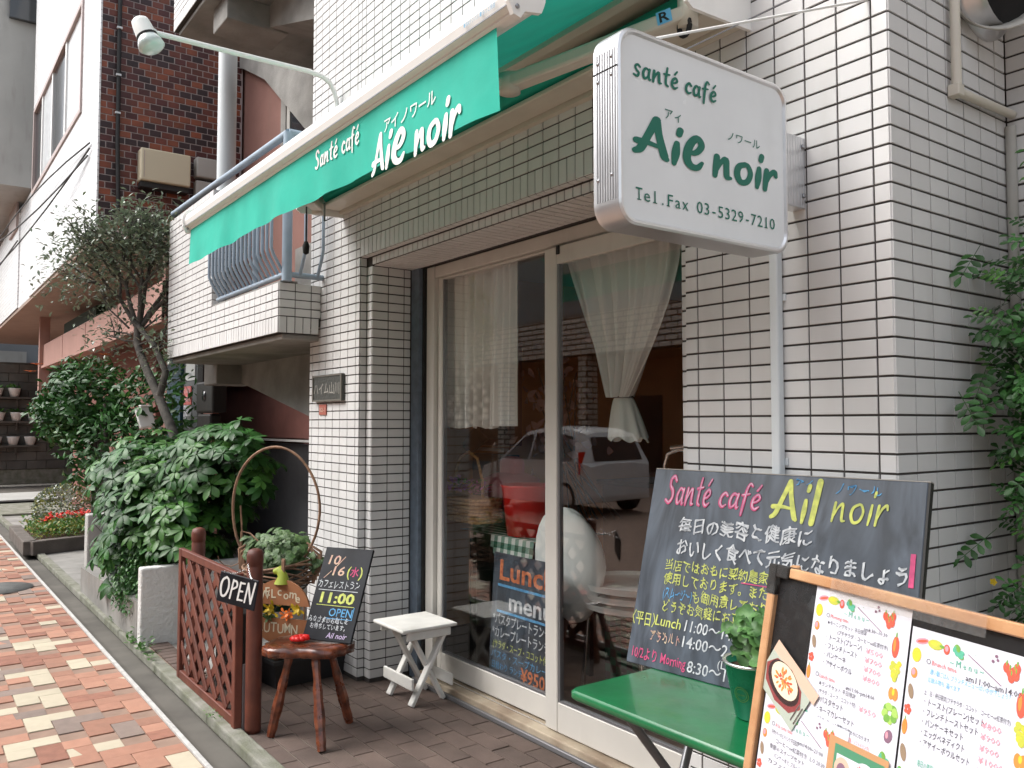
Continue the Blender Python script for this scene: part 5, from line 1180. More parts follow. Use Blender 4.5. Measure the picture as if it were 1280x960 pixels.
# vine hoops, pot, pumpkin sign
hp = thing('vine_hoop', 'tall arch of bent vine stems standing behind the lattice fence', 'hoop', (-3.5, -.28, .5)); b = MB()
hc = V((-3.325, -.37, .925))
Bh = basis(.70); hoop = []
for i in range(41):
    a = R(-62+304*i/40); rx, ry = .262, .345
    hoop.append(hc+Bh[0]*(rx*math.cos(a)*(1+.02*math.sin(a*3+1)))+Bh[1]*(ry*math.sin(a)))
b.tube(hoop, .0075, VINE, 7); b.build('arch', hp)
b = MB(); b.tube([hc+Bh[0]*-.21+Bh[1]*.02, hc+Bh[0]*-.20+Bh[1]*-.12, hc+Bh[0]*-.15+Bh[1]*-.13, hc+Bh[0]*-.10+Bh[1]*-.17], .005, VINE, 6)
b.tube([hc+Bh[0]*-.20+Bh[1]*-.12, hc+Bh[0]*-.205+Bh[1]*-.3, hc+Bh[0]*-.17+Bh[1]*-.38], .007, VINE, 6); b.build('twig', hp)
pc = V((-3.30, -.35, .52))
wr = thing('vine_wreath_basket', 'ring of twisted vines round the dark green plant pot', 'basket', pc); 
for k in range(9):
    b = MB(); ph = k*.7; r0 = .19+.012*math.sin(k*2.1)
    b.tube([pc+V((r0*math.cos(t)*(1+.05*math.sin(3*t+ph)), r0*.95*math.sin(t), .10+.022*math.sin(2*t+ph)+.035*math.cos(t+ph)-k*.006)) for t in [2*math.pi*i/22 for i in range(23)]], .005+.002*(k % 2), VINE, 5); b.build('vine', wr)
for k in range(7):
    b = MB(); ph = k*.9; r0 = .19-.015*k
    b.tube([pc+V((r0*math.cos(t), r0*math.sin(t), .06-.022*k+.01*math.sin(4*t+ph))) for t in [2*math.pi*i/16 for i in range(17)]], .004, BARK, 4); b.build('vine', wr)
for s in (-1, 1):
    b = MB()
    for k in range(4): b.tube([pc+Bh[0]*s*(.20+.012*k)+V((0, 0, .02+.02*k)), pc+Bh[0]*s*(.215+.01*k)+V((0, 0, .13+.02*k)), pc+Bh[0]*s*(.19-.01*k)+V((0, 0, .19+.015*k))], [.010, .009, .005], VINE, 6)
    b.tube([pc+Bh[0]*s*(.20)+Bh[1]*.12+Bh[0]*s*(.02*i+.03*math.cos(i*.9))+Bh[1]*(.03*math.sin(i*.9)) for i in range(9)], .0028, VINE, 5); b.build('twig', wr)
pt_ = thing('ivy_pot', 'dark green pot of pale ivy leaves inside the vine ring', 'plant', pc)
b = MB(); b.lathe(pc, [(0, -.12), (.10, -.12), (.13, .09), (.14, .10), (.125, .10), (.11, .06), (0, .055)], M('dark_green_pot', (.01, .05, .03), .5), 20); b.build('pot', pt_)
def palm_leaf(m, seed):
    r = random.Random(seed); mb = MB()
    for k in range(5): a = -1.1+k*.55; leaflet(mb, V((0, 0, 0)), V((math.cos(a), math.sin(a), .1)), V((0, 0, 1)), .042*(1 if k == 2 else .8), .026, m, .15, .35)
    mb.tube([(0, 0, 0), (-.03, 0, -.03)], .0012, m, 4, False); return mb
IVY = M('ivy_leaf', (.055, .125, .03), .5, rnd=.35, trans=.2, col2=(.11, .19, .06), vs_=30)
pl_ = []
for _ in range(190):
    p, q = in_ell(rd, tuple(pc+V((0, 0, .20))), (.21, .17, .10), .3); pl_.append((p, V((q.x*.6+.3, q.y*.6-.4, .7)), rd.uniform(.7, 1.15)))
for _ in range(14): pl_.append((pc+Bh[0]*.22+V((rd.gauss(0, .02), rd.gauss(0, .02), .13+rd.gauss(0, .02))), V((.4, -.5, .6)), .9)); pl_.append((pc-Bh[0]*.17+V((rd.gauss(0, .02), rd.gauss(0, .02), .22+rd.gauss(0, .02))), V((.4, -.5, .6)), .9))
scatter_leaves(pt_, [palm_leaf(IVY, k) for k in range(3)], pl_, 130)
b = MB(); b.box((-3.52, -.62, .0), (-3.32, -.46, .39), BLKEDGE, bev=.01); b.build('black_stand', label='black box stand under the vine ring behind the fence', cat='stand')
pk = thing('pumpkin_sign', 'round wooden WELCOME AUTUMN pumpkin sign with a lime stem', 'sign', (-2.98, -.52, .44)); B = basis(.62, .05); o_ = V((-2.80, -.53, .495)); rp = .165
def ell(rx, ry, a0, a1, n=18): return [(rx*math.cos(R(a0+(a1-a0)*i/n)), ry*math.sin(R(a0+(a1-a0)*i/n))) for i in range(n+1)]
for a0, a1, lab, wdt in ((12, 168, 'upper_board', 0), (192, 348, 'lower_board', 0)):
    b = MB(); e = ell(rp, .152, a0, a1); b.prism([o_+B[0]*x+B[1]*y for x, y in e], B[2], .012, ORANGEW); ub = b.build(lab, pk)
    b = MB(); 
    if a0 == 12:
        for k, ch in enumerate('WELcome'): text(b, ch, -.115+k*.033, .052+(.012 if k % 2 else 0)+.012*math.sin(k*.55), .058, CREAMB, (o_+B[2]*.012, B), off=.012, rot=.12-.04*k)
    else:
        for k, ch in enumerate('AUTUMN'): text(b, ch, -.122+k*.038, -.095-.006*(k % 2), .064, CREAMB, (o_+B[2]*.012, B), w=.034, off=.012)
    b.build('lettering', ub)
b = MB(); b.tube([o_+B[0]*.0+B[1]*.13, o_+B[0]*.0+B[1]*.17, o_+B[0]*-.02+B[1]*.195, o_+B[0]*-.045+B[1]*.185], [.040, .024, .022, .014], LIME, 10); b.box((-.004, .18, 0), (.014, .25, .01), VINE, B, o_, bev=.002); b.build('stem', pk)
b = MB()
for cx2, cy2, m_2, n_, sz in ((-.05, .010, YFL, 26, .03), (.10, .02, YFL, 22, .028), (.045, -.008, OFL, 14, .028), (-.06, -.025, IVY, 40, .024), (-.11, 0, LEAFD, 20, .02)):
    for _ in range(n_): leaflet(b, o_+B[0]*(cx2+rd.gauss(0, .012))+B[1]*(cy2+rd.gauss(0, .01))+B[2]*.01, B[0]*rd.uniform(-1, 1)+B[1]*rd.uniform(-1, 1)+B[2]*rd.uniform(0, .8), B[2], sz, sz*.5, m_2, .1, .2)
b.tube([o_+B[0]*(.02+.05*math.cos(t))+B[1]*(.0+.035*math.sin(t))+B[2]*.008 for t in [i*.4 for i in range(10)]], .0015, BARK, 4)
for s in (-1, 1): b.box((s*.13-.003, -.03, .002), (s*.13+.003, .03, .008), VINE, B, o_)
b.build('dried_flower_trim', pk)
# black trough
tg = thing('black_planter_trough', 'long black plastic planter trough with lettuce-green leaves behind the brown stool', 'planter', (-3.28, -.2, 0)); B = basis(R(96)); o_ = V((-3.19, -.40, .002))
b = MB(); H_ = .15; L_ = .46; Wd = .19
def tro(k, z): return [o_+B[0]*x+B[2]*y+V((0, 0, z)) for x, y in ((-k, k), (L_+k, k), (L_+k, -Wd-k), (-k, -Wd-k))]
r0_, r1_, r2_, r3_ = tro(0, 0), tro(.022, H_-.02), tro(.032, H_-.02), tro(.032, H_); r4 = tro(.014, H_); r5 = tro(.010, H_-.03)
rings = [r0_, r1_, r2_, r3_, r4, r5]; vs = [p for r in rings for p in r]
b.add(vs, [(i*4+k, i*4+(k+1) % 4, (i+1)*4+(k+1) % 4, (i+1)*4+k) for i in range(5) for k in range(4)]+[(3, 2, 1, 0)], RUBBER); b.add(r5, [(0, 1, 2, 3)], SOIL); b.build('trough', tg)
b = MB()
for _ in range(230):
    x = rd.choice((rd.uniform(0, .12), rd.uniform(0, .45))); leaflet(b, o_+B[0]*x-B[2]*rd.uniform(-.01, .16)+V((0, 0, H_+rd.random()*.05-.01)), V((rd.uniform(-1, 1), rd.uniform(-1, 1), rd.uniform(.1, 1))), V((0, 0, 1)), .045, .035, LEAFL, .2, .4)
b.build('leaves', tg)
# brown carved stool
bs = thing('carved_stool', 'dark varnished carved wooden stool holding the small chalkboard', 'stool', (-2.5, -.5, 0)); sc_ = V((-2.53, -.50, .395)); b = MB()
Bq = basis(R(38)); vs = []; nu, nr = 44, 6
def seat_r(a):
    return .175+.022*math.cos(a*3+.6)-.012*math.cos(a*5+1.0)+.009*math.sin(a*18)
for side in (1, -1):
    for j in range(nr+1):
        t = j/nr
        for i in range(nu):
            a = 2*math.pi*i/nu; r = seat_r(a)*t
            x, y = r*math.cos(a)*1.12, r*math.sin(a)*.95
            if side == 1: z = .004+.012*t*t-.010*(t > .95)+.0025*math.sin(x*90)*math.sin(y*80)*t
            else: z = -.046+.014*t*t+(.004 if t > .95 else 0)
            vs.append(sc_+Bq[0]*x-Bq[2]*y+V((0, 0, z)))
n1 = (nr+1)*nu
fs = [(j*nu+i, j*nu+(i+1) % nu, (j+1)*nu+(i+1) % nu, (j+1)*nu+i) for j in range(nr) for i in range(nu)]
fs += [(n1+j*nu+(i+1) % nu, n1+j*nu+i, n1+(j+1)*nu+i, n1+(j+1)*nu+(i+1) % nu) for j in range(nr) for i in range(nu)]+[(nr*nu+i, nr*nu+(i+1) % nu, n1+nr*nu+(i+1) % nu, n1+nr*nu+i) for i in range(nu)]
b.add(vs, fs, WALNUT, True); b.build('seat', bs)
for fx, fy in ((-2.567, -.661), (-2.269, -.547), (-2.520, -.300)):
    p = V((fx, fy, .002)); q = sc_+(V((fx, fy, 0))-V((sc_.x, sc_.y, 0)))*.48+V((0, 0, -.015)); pts = []; rs = []
    for i in range(11):
        t = i/10; pts.append(p.lerp(q, t)); rs.append(.0185+.0065*math.sin(math.pi*min(1, t*1.5))+.0022*math.sin(i*2.3))
    b = MB(); b.tube(pts, rs, WALNUT, 8, smooth=False)
    d = (q-p).normalized(); side = d.cross(V((-.7, .7, 0))).normalized(); fr_ = side.cross(d)
    b.build('leg', bs)
sc2 = MB()
for k in range(9): a = k*.7; sc2.lathe(V((-2.56, -.53, .408))+V((.02*math.cos(a), .03*math.sin(a), 0)), [(0, 0), (.018, .002), (.022, .010), (.012, .02), (0, .022)], REDB, 8)
sc2.build('red_cloth', label='crumpled bright red cloth on the carved stool', cat='cloth')
# small chalkboard on the stool
sb = thing('small_chalkboard', 'small black chalkboard reading 11:00 OPEN leaning on the brown stool', 'chalkboard', (-2.5, -.45, .42)); o_ = V((-2.572, -.517, .412)); B = basis(.5438, .4454); W_, H_ = .262, .434
b = MB(); b.box((0, 0, -.014), (W_, H_, 0), BOARD2, B, o_, bev=.002); pn = b.build('panel', sb); pl = (o_, B); b = MB()
text(b, '10', .035, .352, .062, CHC, pl, w=.065, off=.012, shear=.1); b.box((.0, 0, .001), (.004, .06, .0016), CHC, (B[0]*math.cos(-.65)+B[1]*math.sin(-.65), B[1]*math.cos(-.65)-B[0]*math.sin(-.65), B[2]), o_+B[0]*.085+B[1]*.345)
b.box((.0, 0, .001), (.003, .05, .0016), CHC, (B[0]*math.cos(-.75)+B[1]*math.sin(-.75), B[1]*math.cos(-.75)-B[0]*math.sin(-.75), B[2]), o_+B[0]*.03+B[1]*.285)
text(b, '16', .072, .300, .062, CHC, pl, w=.065, off=.012, shear=.1); text(b, '(', .152, .300, .066, CHY, pl, off=.01); text(b, ')', .218, .300, .066, CHY, pl, off=.01); text(b, '水', .17, .303, .05, CHP, pl, w=.045, off=.012)
text(b, 'カフェレストラン', .012, .242, .044, CHW, pl, w=.225, jit=.003); b.box((.02, .228, .001), (.235, .231, .0016), CHW, B, o_)
text(b, '11:00', .042, .172, .066, CHY, pl, w=.185, off=.030); b.box((.03, .158, .001), (.235, .161, .0016), CHY, B, o_)
text(b, 'OPEN', .108, .112, .052, CHB, pl, w=.125, off=.008)
for q in ((.10, .100, .24, .103), (.236, .100, .239, .158)): b.box((q[0], q[1], .001), (q[2], q[3], .0016), CHB, B, o_)
text(b, 'みなさまのお越しを', .008, .082, .030, CHW, pl, w=.215, off=.006, jit=.003); text(b, 'お待ちしています。', .026, .052, .028, CHW, pl, w=.19, off=.006, jit=.002)
text(b, 'Ail noir', .125, .014, .036, M('chalk_lilac', (.55, .45, .66), .9), pl, w=.11, off=.004, shear=.2); b.build('lettering', pn)
b = MB(); b.bar(o_+B[0]*.13+B[1]*.30-B[2]*.015, V((-2.62, -.30, .41)), .02, .012, WALNUT, bev=.002); b.build('back_strut', sb)
# white stool
ws = thing('white_folding_stool', 'small white painted folding stool with crossed legs beside the door', 'stool', (-2.65, .12, 0)); zt = .388
b = MB(); b.box((-2.812, -.035, zt-.018), (-2.495, .283, zt), WOODW, bev=.007); b.build('seat', ws)
for x in (-2.515, -2.79): b = MB(); b.box((x-.009, .0, zt-.060), (x+.009, .25, zt-.019), WOODW, bev=.003); b.build('apron', ws)
for x, k in ((-2.535, 0), (-2.762, 1)):
    b = MB(); b.bar((x, .035, .004), (x, .235, zt-.03), .020, .040, WOODW, (1, 0, 0), bev=.003); b.build('leg', ws)
for x in (-2.560, -2.737):
    b = MB(); b.bar((x, .235, .004), (x, .04, zt-.03), .020, .040, WOODW, (1, 0, 0), bev=.003); b.build('leg', ws)
b = MB(); b.bar((-2.80, .028, .115), (-2.50, .028, .115), .015, .058, WOODW, (0, 0, 1), bev=.005); b.build('foot_board', ws)
b = MB(); b.bar((-2.79, .262, .10), (-2.51, .262, .10), .012, .058, WOODW, (0, 0, 1), bev=.005); b.build('foot_board', ws)
# ================================================================== GREEN TABLE, CHALKBOARD, POT
zt = .69
gt = thing('green_folding_table', 'green metal folding table with grey tube legs below the large chalkboard', 'table', (-.1, -.35, 0))
b = MB(); ot_ = [(-.575, -.585), (.42, -.585), (.42, .0), (-.575, -.02)]
def rr_pts(x0, x1, y0, y1, r, n=6):
    o = []
    for cx3, cy3, a0 in ((x1-r, y1-r, 0), (x0+r, y1-r, 90), (x0+r, y0+r, 180), (x1-r, y0+r, 270)):
        for k in range(n+1): a = R(a0+90*k/n); o.append((cx3+r*math.cos(a), cy3+r*math.sin(a)))
    return o
prof = [(.006, 0), (.0, -.006), (.0, -.020), (.006, -.026), (.02, -.026)]
rings = [rr_pts(-.612+k, .42-k, -.578+k, -.02-k, .03) for k, z in prof]; n_ = len(rings[0]); vs = [(x, y, zt+prof[i][1]) for i, r in enumerate(rings) for x, y in r]
b.add(vs, [(i*n_+k, (i+1)*n_+k, (i+1)*n_+(k+1) % n_, i*n_+(k+1) % n_) for i in range(4) for k in range(n_)], TGREEN, True); b.add([(x, y, zt) for x, y in rings[0]], [tuple(range(n_))], TGREEN); b.add([(x, y, zt-.02) for x, y in rings[0]], [tuple(range(n_))[::-1]], TGREEN); b.build('top', gt)
for x in (-.50, .30):
    for y0_, y1_ in ((-.47, -.03), (-.06, -.55)):
        b = MB(); q_ = V((x-.06, y0_, zt-.028)); b.tube([q_+V((0, .0, 0)), V((x-.055, y0_+(y1_-y0_)*.08, zt-.06)), V((x+.02, y0_+(y1_-y0_)*.5, .36)), V((x+.06, y1_, .0))], .0125, TUBEG, 10); b.build('leg', gt)
b = MB(); b.box((-.49, -.30, zt-.045), (-.455, -.26, zt-.027), AWB, bev=.004); b.build('hinge_block', gt)
bb = thing('large_chalkboard', 'large chalkboard headed Santé café Ail noir leaning above the green table', 'chalkboard', (-.35, -.2, zt)); o_ = V((-.7019, -.2725, zt+.001)); B = basis(.1092, .2626); W_, H_ = .8173, .5855
b = MB(); b.box((0, 0, -.020), (W_, H_, -.0005), BOARD, B, o_, bev=.002); b.box((W_+.0005, 0, -.021), (W_+.006, H_, -.002), BLKEDGE, B, o_); b.box((0, H_+.0005, -.021), (W_+.006, H_+.003, -.002), M('worn_edge', (.30, .28, .25), .7), B, o_); pn = b.build('panel', bb)
pl = (o_, B); b = MB(); CHC2 = M('chalk_pale_pink', (.62, .42, .52), .9, col2=(.50, .20, .32), vs_=60)
for s, u, v, w_, h_ in (('Santé', .05, .478, .165, .092), ('café', .238, .480, .140, .080)):
    brush(b, s, u, v, w_, h_, CHP, pl, .98, .0008, .12); brush(b, s, u+.001, v+.001, w_, h_, CHC2, pl, .40, .0016, .12)
brush(b, 'Ai|', .408, .458, .150, .110, CHY, pl, .80, .0010, .05); brush(b, 'noir', .580, .468, .150, .092, CHY, pl, .60, .0010, .12)
text(b, 'アィ', .475, .556, .026, CHB, pl, w=.05, jit=.003); text(b, 'ノワール', .59, .545, .03, CHB, pl, w=.12, jit=.003)
kw = dict(off=.003, jit=.004, res=2)
for k in range(3):
    text(b, '毎日の美容と健康に', .118+.0011*k, .402+.0006*k, .050, CHW, pl, w=.42, lift=.001+.0003*k, **kw)
    text(b, 'おいしく食べて元気になりましょう', .122+.0011*k, .335+.0006*k, .052, CHW, pl, w=.665, lift=.001+.0003*k, **kw)
ky = dict(off=.002, jit=.003, res=2)
text(b, '当店ではおもに契約農家の野菜を', .092, .287, .036, CHY, pl, w=.46, **ky)
text(b, '使用しております。また体調に合わせて', .092, .247, .036, CHY, pl, w=.56, **ky)
text(b, '(スムージー)', .098, .205, .036, CHB, pl, w=.10, **ky); text(b, 'も御用意しております', .20, .207, .036, CHY, pl, w=.30, **ky)
text(b, 'どうぞお気軽にお立寄りください', .103, .168, .036, CHY, pl, w=.43, **ky)
text(b, '〈平日〉', .000, .116, .044, CHY, pl, w=.085, off=.006); text(b, 'Lunch', .085, .122, .042, CHY, pl, w=.09, off=.004, shear=.1); text(b, '11:00〜14:00', .188, .122, .044, CHW, pl, w=.20, off=.006, shear=.12)
text(b, 'アラカルト', .074, .078, .034, CHC, pl, w=.105, jit=.004); text(b, '14:00〜21:30', .188, .078, .044, CHW, pl, w=.22, off=.006, shear=.05)
text(b, '(L.O 21:00)', .31, .045, .030, CHW, pl, w=.15)
text(b, '10/2より Morning', .019, .020, .040, CHP, pl, w=.19, off=.004, jit=.0012); text(b, '8:30〜10:30', .215, .015, .044, CHW, pl, w=.20, off=.006, shear=.05)
b.box((.35, .278, .001), (.62, .281, .0016), CHP, B, o_)
b.box((.792, .33, .001), (.804, .41, .0016), CHP, B, o_); b.build('lettering', pn)
for cx4, cy4, rr4 in ((.09, .50, .03), (.30, .07, .05)): pass
pp = thing('bucket_planter', 'green metal bucket with leafy geranium on the green table', 'plant', (-.175, -.355, zt)); pc = V((-.175, -.355, zt+.001)); b = MB()
b.lathe(pc, [(0, 0), (.042, 0), (.045, .004), (.070, .128), (.074, .130), (.0735, .136), (.066, .134), (.062, .115), (0, .11)], POTG, 32); b.lathe(pc, [(.0705, .1285), (.0755, .131), (.0740, .1375), (.066, .135)], ZINC, 32); b.lathe(pc, [(.0, .112), (.062, .118)], SOIL, 20); b.build('bucket', pp)
b = MB(); d = (CAMP-pc); d.z = 0; d.normalize(); d = (d-V((.5, .1, 0))).normalized(); sx_ = V((-d.y, d.x, 0)); Bb = (sx_, (V((0, 0, 1))+d*.2).normalized(), d); oc = pc+V((0, 0, .066))+d*.0575
for r_, w_ in ((.017, .0018), (.013, .001)):
    b.add([oc+Bb[0]*(r_+s*w_)*math.cos(t)+Bb[1]*(r_+s*w_)*math.sin(t)+d*(.002-.5*(r_*math.cos(t))**2/.06) for t in [2*math.pi*i/24 for i in range(24)] for s in (0, 1)], [(2*i, 2*i+1, 2*((i+1) % 24)+1, 2*((i+1) % 24)) for i in range(24)], LEAFL)
text(b, 'Green', -.010, -.003, .009, LEAFL, (oc+d*.0015, Bb), w=.02); b.build('round_label', pp)
def gleaf(seed):
    r = random.Random(seed); mb = MB(); n = 16; vs = [V((0, 0, 0))]
    for k in range(n+1): a = -2.7+5.4*k/n; rr_ = .028*(1+.20*math.cos(a*4.6)+.07*(k % 2)); vs.append(V((rr_*math.cos(a), rr_*math.sin(a), .010*math.sin(a*2.5)+.006)))
    mb.add(vs, [(0, k+1, k+2) for k in range(n)], GER, True); mb.tube([(0, 0, 0), (-.01, 0, -.03), (-.02, 0, -.06)], .0014, GER, 4, False); return mb
GER = M('geranium_leaf', (.05, .14, .035), .5, rnd=.45, trans=.25, col2=(.12, .26, .08), vs_=40)
pl_ = []
for _ in range(64):
    p, q = in_ell(rd, tuple(pc+V((.015, .0, .190))), (.085, .07, .06), .35); pl_.append((p, V((q.x*.7+.35, q.y*.7-.6, .8)), rd.uniform(.6, 1.1)))
scatter_leaves(pp, [gleaf(k) for k in range(3)], pl_, 60)
# ================================================================== MENU STAND
o_ = V((.241, -.715, 1.118)); B = basis(-.268, .188)
mn = thing('menu_stand', 'pine framed black menu stand with taped menu sheets in the foreground', 'menu stand', (.4, -.75, 0))
uL, uR, vT, vB = -.122, .50, .012, -.80; fw_ = .021
b = MB(); b.box((uL+fw_, vB, -.012), (uR-fw_, vT-fw_+.004, -.004), M('black_menu_board', (.012, .012, .013), .35, var=.3, vs_=14, bump=.2, bs=12), B, o_); b.build('board', mn)
b = MB(); b.box((uL+.055, vT-.0185, -.016), (uR, vT, .006), PINE, B, o_, bev=.002); b.build('top_rail', mn)
for u in (uL, uR-fw_): b = MB(); b.box((u, vB, -.016), (u+fw_, vT-.055, .006), PINE, B, o_, bev=.002); b.build('side_rail', mn)
b = MB(); b.box((uL-.001, vT-.054, -.018), (uL+fw_+.001, vT+.001, .0085), BLKEDGE, B, o_, bev=.002); b.box((uL+fw_+.001, vT-fw_-.001, -.018), (uL+.054, vT+.001, .0085), BLKEDGE, B, o_, bev=.002); b.build('corner_cap', mn)
b = MB()
for u in (uL+.02, uR-.045): b.bar(o_+B[0]*u+B[1]*vT-B[2]*.03, o_+B[0]*u-B[2]*.42+V((0, 0, -1.11)), .025, .02, PINE, bev=.002)
for u in (uL, uR-fw_): b.box((u, -1.13, -.016), (u+fw_, vB-.001, .006), PINE, B, o_)
b.build('leg', mn)
def veg(mb, u, v, kind, s, pl, lift):
    o, B = pl
    def el(cx, cy, rx, ry, m, rot=0, n=12, k=0):
        mb.add([o+B[0]*(cx+rx*math.cos(t)*math.cos(rot)-ry*math.sin(t)*math.sin(rot))+B[1]*(cy+rx*math.cos(t)*math.sin(rot)+ry*math.sin(t)*math.cos(rot))+B[2]*(lift+k*.00008) for t in [2*math.pi*i/n for i in range(n)]], [tuple(range(n))], m)
    if kind == 'strip': el(u, v, s*1.1, s*.42, INKP, .25); el(u+s*.1, v, s*.9, s*.2, VR, .25, k=1)
    if kind == 'squash': el(u, v, s*1.1, s*.6, VL, .0); el(u+s*1.0, v, s*.4, s*.18, VG, -.1, k=1); el(u-s*.2, v+s*.1, s*.5, s*.25, VY, .0, k=2)
    if kind == 'dot': el(u, v, s*.45, s*.62, VR); el(u, v+.1*s, s*.25, s*.35, INKP, k=1)
    if kind == 'herb':
        for k in range(7): el(u+s*.5*math.cos(k*2.2), v+s*.5*math.sin(k*1.7), s*.42, s*.30, VG if k % 2 else INKG, k, k=k*.3)
    if kind == 'sprig':
        for k in range(5): el(u+s*.4*math.cos(k*1.3), v+s*.5*math.sin(k*1.9), s*.22, s*.2, VP, k, k=k*.3)
    if kind == 'tomato':
        for k, (a, c) in enumerate(((-.8, .2), (-.2, -.3), (.5, -.1), (.1, -.9), (.8, -.5), (.9, .4))): el(u+s*a*.7, v+s*c*.8, s*.40, s*.55, VR, k=k*.3); el(u+s*a*.7, v+s*(c*.8+.5), s*.08, s*.3, VG, k=3)
    if kind == 'lemon': el(u, v, s*.7, s*.9, VY)
    if kind == 'carrot': el(u, v, s*.55, s*1.3, VR if s > .011 else VO); el(u, v+s*1.4, s*.1, s*.35, VG, k=1); el(u-s*.15, v+.2*s, s*.2, s*.8, VO, k=2)
    if kind == 'grape':
        for k in range(12): el(u+s*.5*math.cos(k*2.4)*(1 if k < 8 else .4), v+s*(.9-k*.16), s*.32, s*.32, VL if k % 3 else VY, k=k*.2)
    if kind == 'orange': el(u-s*.3, v, s*.42, s*.75, VO); el(u+s*.3, v, s*.42, s*.75, VO, k=1); el(u+s*.0, v+.2*s, s*.2, s*.4, VY, k=2)
    if kind == 'lettuce':
        for k in range(9): el(u+s*.7*math.cos(k*2.4), v+s*.7*math.sin(k*2.4), s*.5, s*.42, VG if k % 2 else M_LET, k, k=k*.25)
    if kind == 'seed': el(u, v, s*.35, s*.8, VB, .25)
    if kind == 'berry':
        for k in range(5): el(u+s*.35*math.cos(k*1.3), v+s*.45*math.sin(k*1.3), s*.3, s*.3, VR, k=k*.3)
    if kind == 'peach': el(u, v, s*.5, s*.65, VO); el(u-s*.1, v+.1*s, s*.3, s*.4, INKP, k=1)
    if kind == 'plum': el(u, v, s*.6, s*.8, VP, -.3); el(u-s*.2, v+.1*s, s*.2, s*.4, INKP, k=1)
M_LET = M('print_lettuce', (.35, .55, .12), .5)
def deco(mb, pl, w, h, lift=.0006):
    for u, v, k, s in ((.020, .018, 'strip', .011), (.044, .018, 'squash', .012), (.064, .020, 'dot', .012), (.083, .019, 'herb', .012), (.112, .016, 'herb', .001), (.142, .014, 'sprig', .010), (.167, .022, 'tomato', .013),
                       (.013, .040, 'lemon', .012), (.012, .067, 'peach', .012), (.010, .095, 'seed', .014), (.008, .122, 'berry', .011), (.006, .148, 'carrot', .009), (.009, .185, 'seed', .016), (.008, .215, 'herb', .010), (.186, .062, 'carrot', .013), (.190, .098, 'grape', .014), (.192, .132, 'orange', .013), (.190, .162, 'lettuce', .014), (.192, .196, 'plum', .013), (.188, .232, 'herb', .013)):
        veg(mb, u, -v, k, s, pl, lift)
    o, B = pl; mb.bar(o+B[0]*.10+B[1]*-.018+B[2]*lift, o+B[0]*.155+B[1]*-.046+B[2]*lift, .0012, .0002, VP, B[2], bev=0)
def sheet_(name, u, v, w, h, rot, label, fill, lift=.0):
    c, q = math.cos(rot), math.sin(rot); Bp = (B[0]*c+B[1]*q, B[1]*c-B[0]*q, B[2]); op = o_+B[0]*u+B[1]*v+B[2]*lift
    mb = MB(); nx = 8; vs = [op+Bp[0]*(w*i/nx)-Bp[1]*(h*j/6)+Bp[2]*(.0012*math.sin(i*1.1+j*.7)*0) for j in range(7) for i in range(nx+1)]
    mb.add(vs, [(j*(nx+1)+i, (j+1)*(nx+1)+i, (j+1)*(nx+1)+i+1, j*(nx+1)+i+1) for j in range(6) for i in range(nx)], PAPER); so_ = mb.build(name, mn, label=label)
    mb = MB(); fill(mb, (op, Bp), w, h); mb.build('print', so_)
kk = dict(lift=.0008, res=1)
def menu1(mb, pl, w, h):
    deco(mb, pl, w, h); text(mb, '~ M e n u ~', .072, -.038, .014, INKG, pl, w=.055, **kk); text(mb, '○', .032, -.048, .010, INK, pl, **kk); text(mb, 'Morning time', .042, -.048, .010, INKR, pl, w=.042, **kk); text(mb, 'am8:30~10:30', .118, -.052, .009, INK, pl, w=.05, **kk)
    text(mb, '★モーニングセット 平日限定', .036, -.059, .0085, INK, pl, w=.09, **kk); text(mb, '(プチサラダ・コーヒーor紅茶付き)', .062, -.071, .0085, INK, pl, w=.11, off=.0025, **kk)
    for i, (t, p, ww) in enumerate((('・トースト(プレーン)', '¥500', .082), ('・フレンチトースト', '¥700', .074), ('・パンケーキ', '¥700', .050), ('・アサイーボウル', '¥800', .066))):
        text(mb, t, .038, -.084-i*.0145, .0115, INK, pl, w=ww, off=.0025, **kk); text(mb, p, .128, -.086-i*.0145, .0125, INKP, pl, w=.036, **kk)
    text(mb, '○', .024, -.150, .010, INK, pl, **kk); text(mb, 'Lunch time', .034, -.150, .010, INKR, pl, w=.036, **kk); text(mb, 'am11:00~pm14:00', .095, -.153, .010, INK, pl, w=.062, **kk)
    text(mb, '★ランチセット 平日限定', .034, -.162, .0085, INK, pl, w=.085, **kk); text(mb, '(サラダ・スープ・ココット付)', .036, -.175, .009, INK, pl, w=.085, **kk); text(mb, '¥950', .128, -.178, .0125, INKP, pl, w=.036, **kk)
    text(mb, '・パスタセット', .037, -.189, .0125, INK, pl, w=.058, off=.0025, **kk); text(mb, '・キーマカレーセット', .037, -.205, .0125, INK, pl, w=.085, off=.0025, **kk)
    text(mb, 'パスタ・カレーの種類は日替わりになります。', .040, -.218, .008, INK, pl, w=.12, off=.0015, **kk); text(mb, '☆ランチタイムはドリンク(コーヒー・紅茶・ソフトドリンク)', .034, -.230, .008, INKR, pl, w=.125, **kk); text(mb, '+¥200', .118, -.246, .011, INKP, pl, w=.036, **kk)
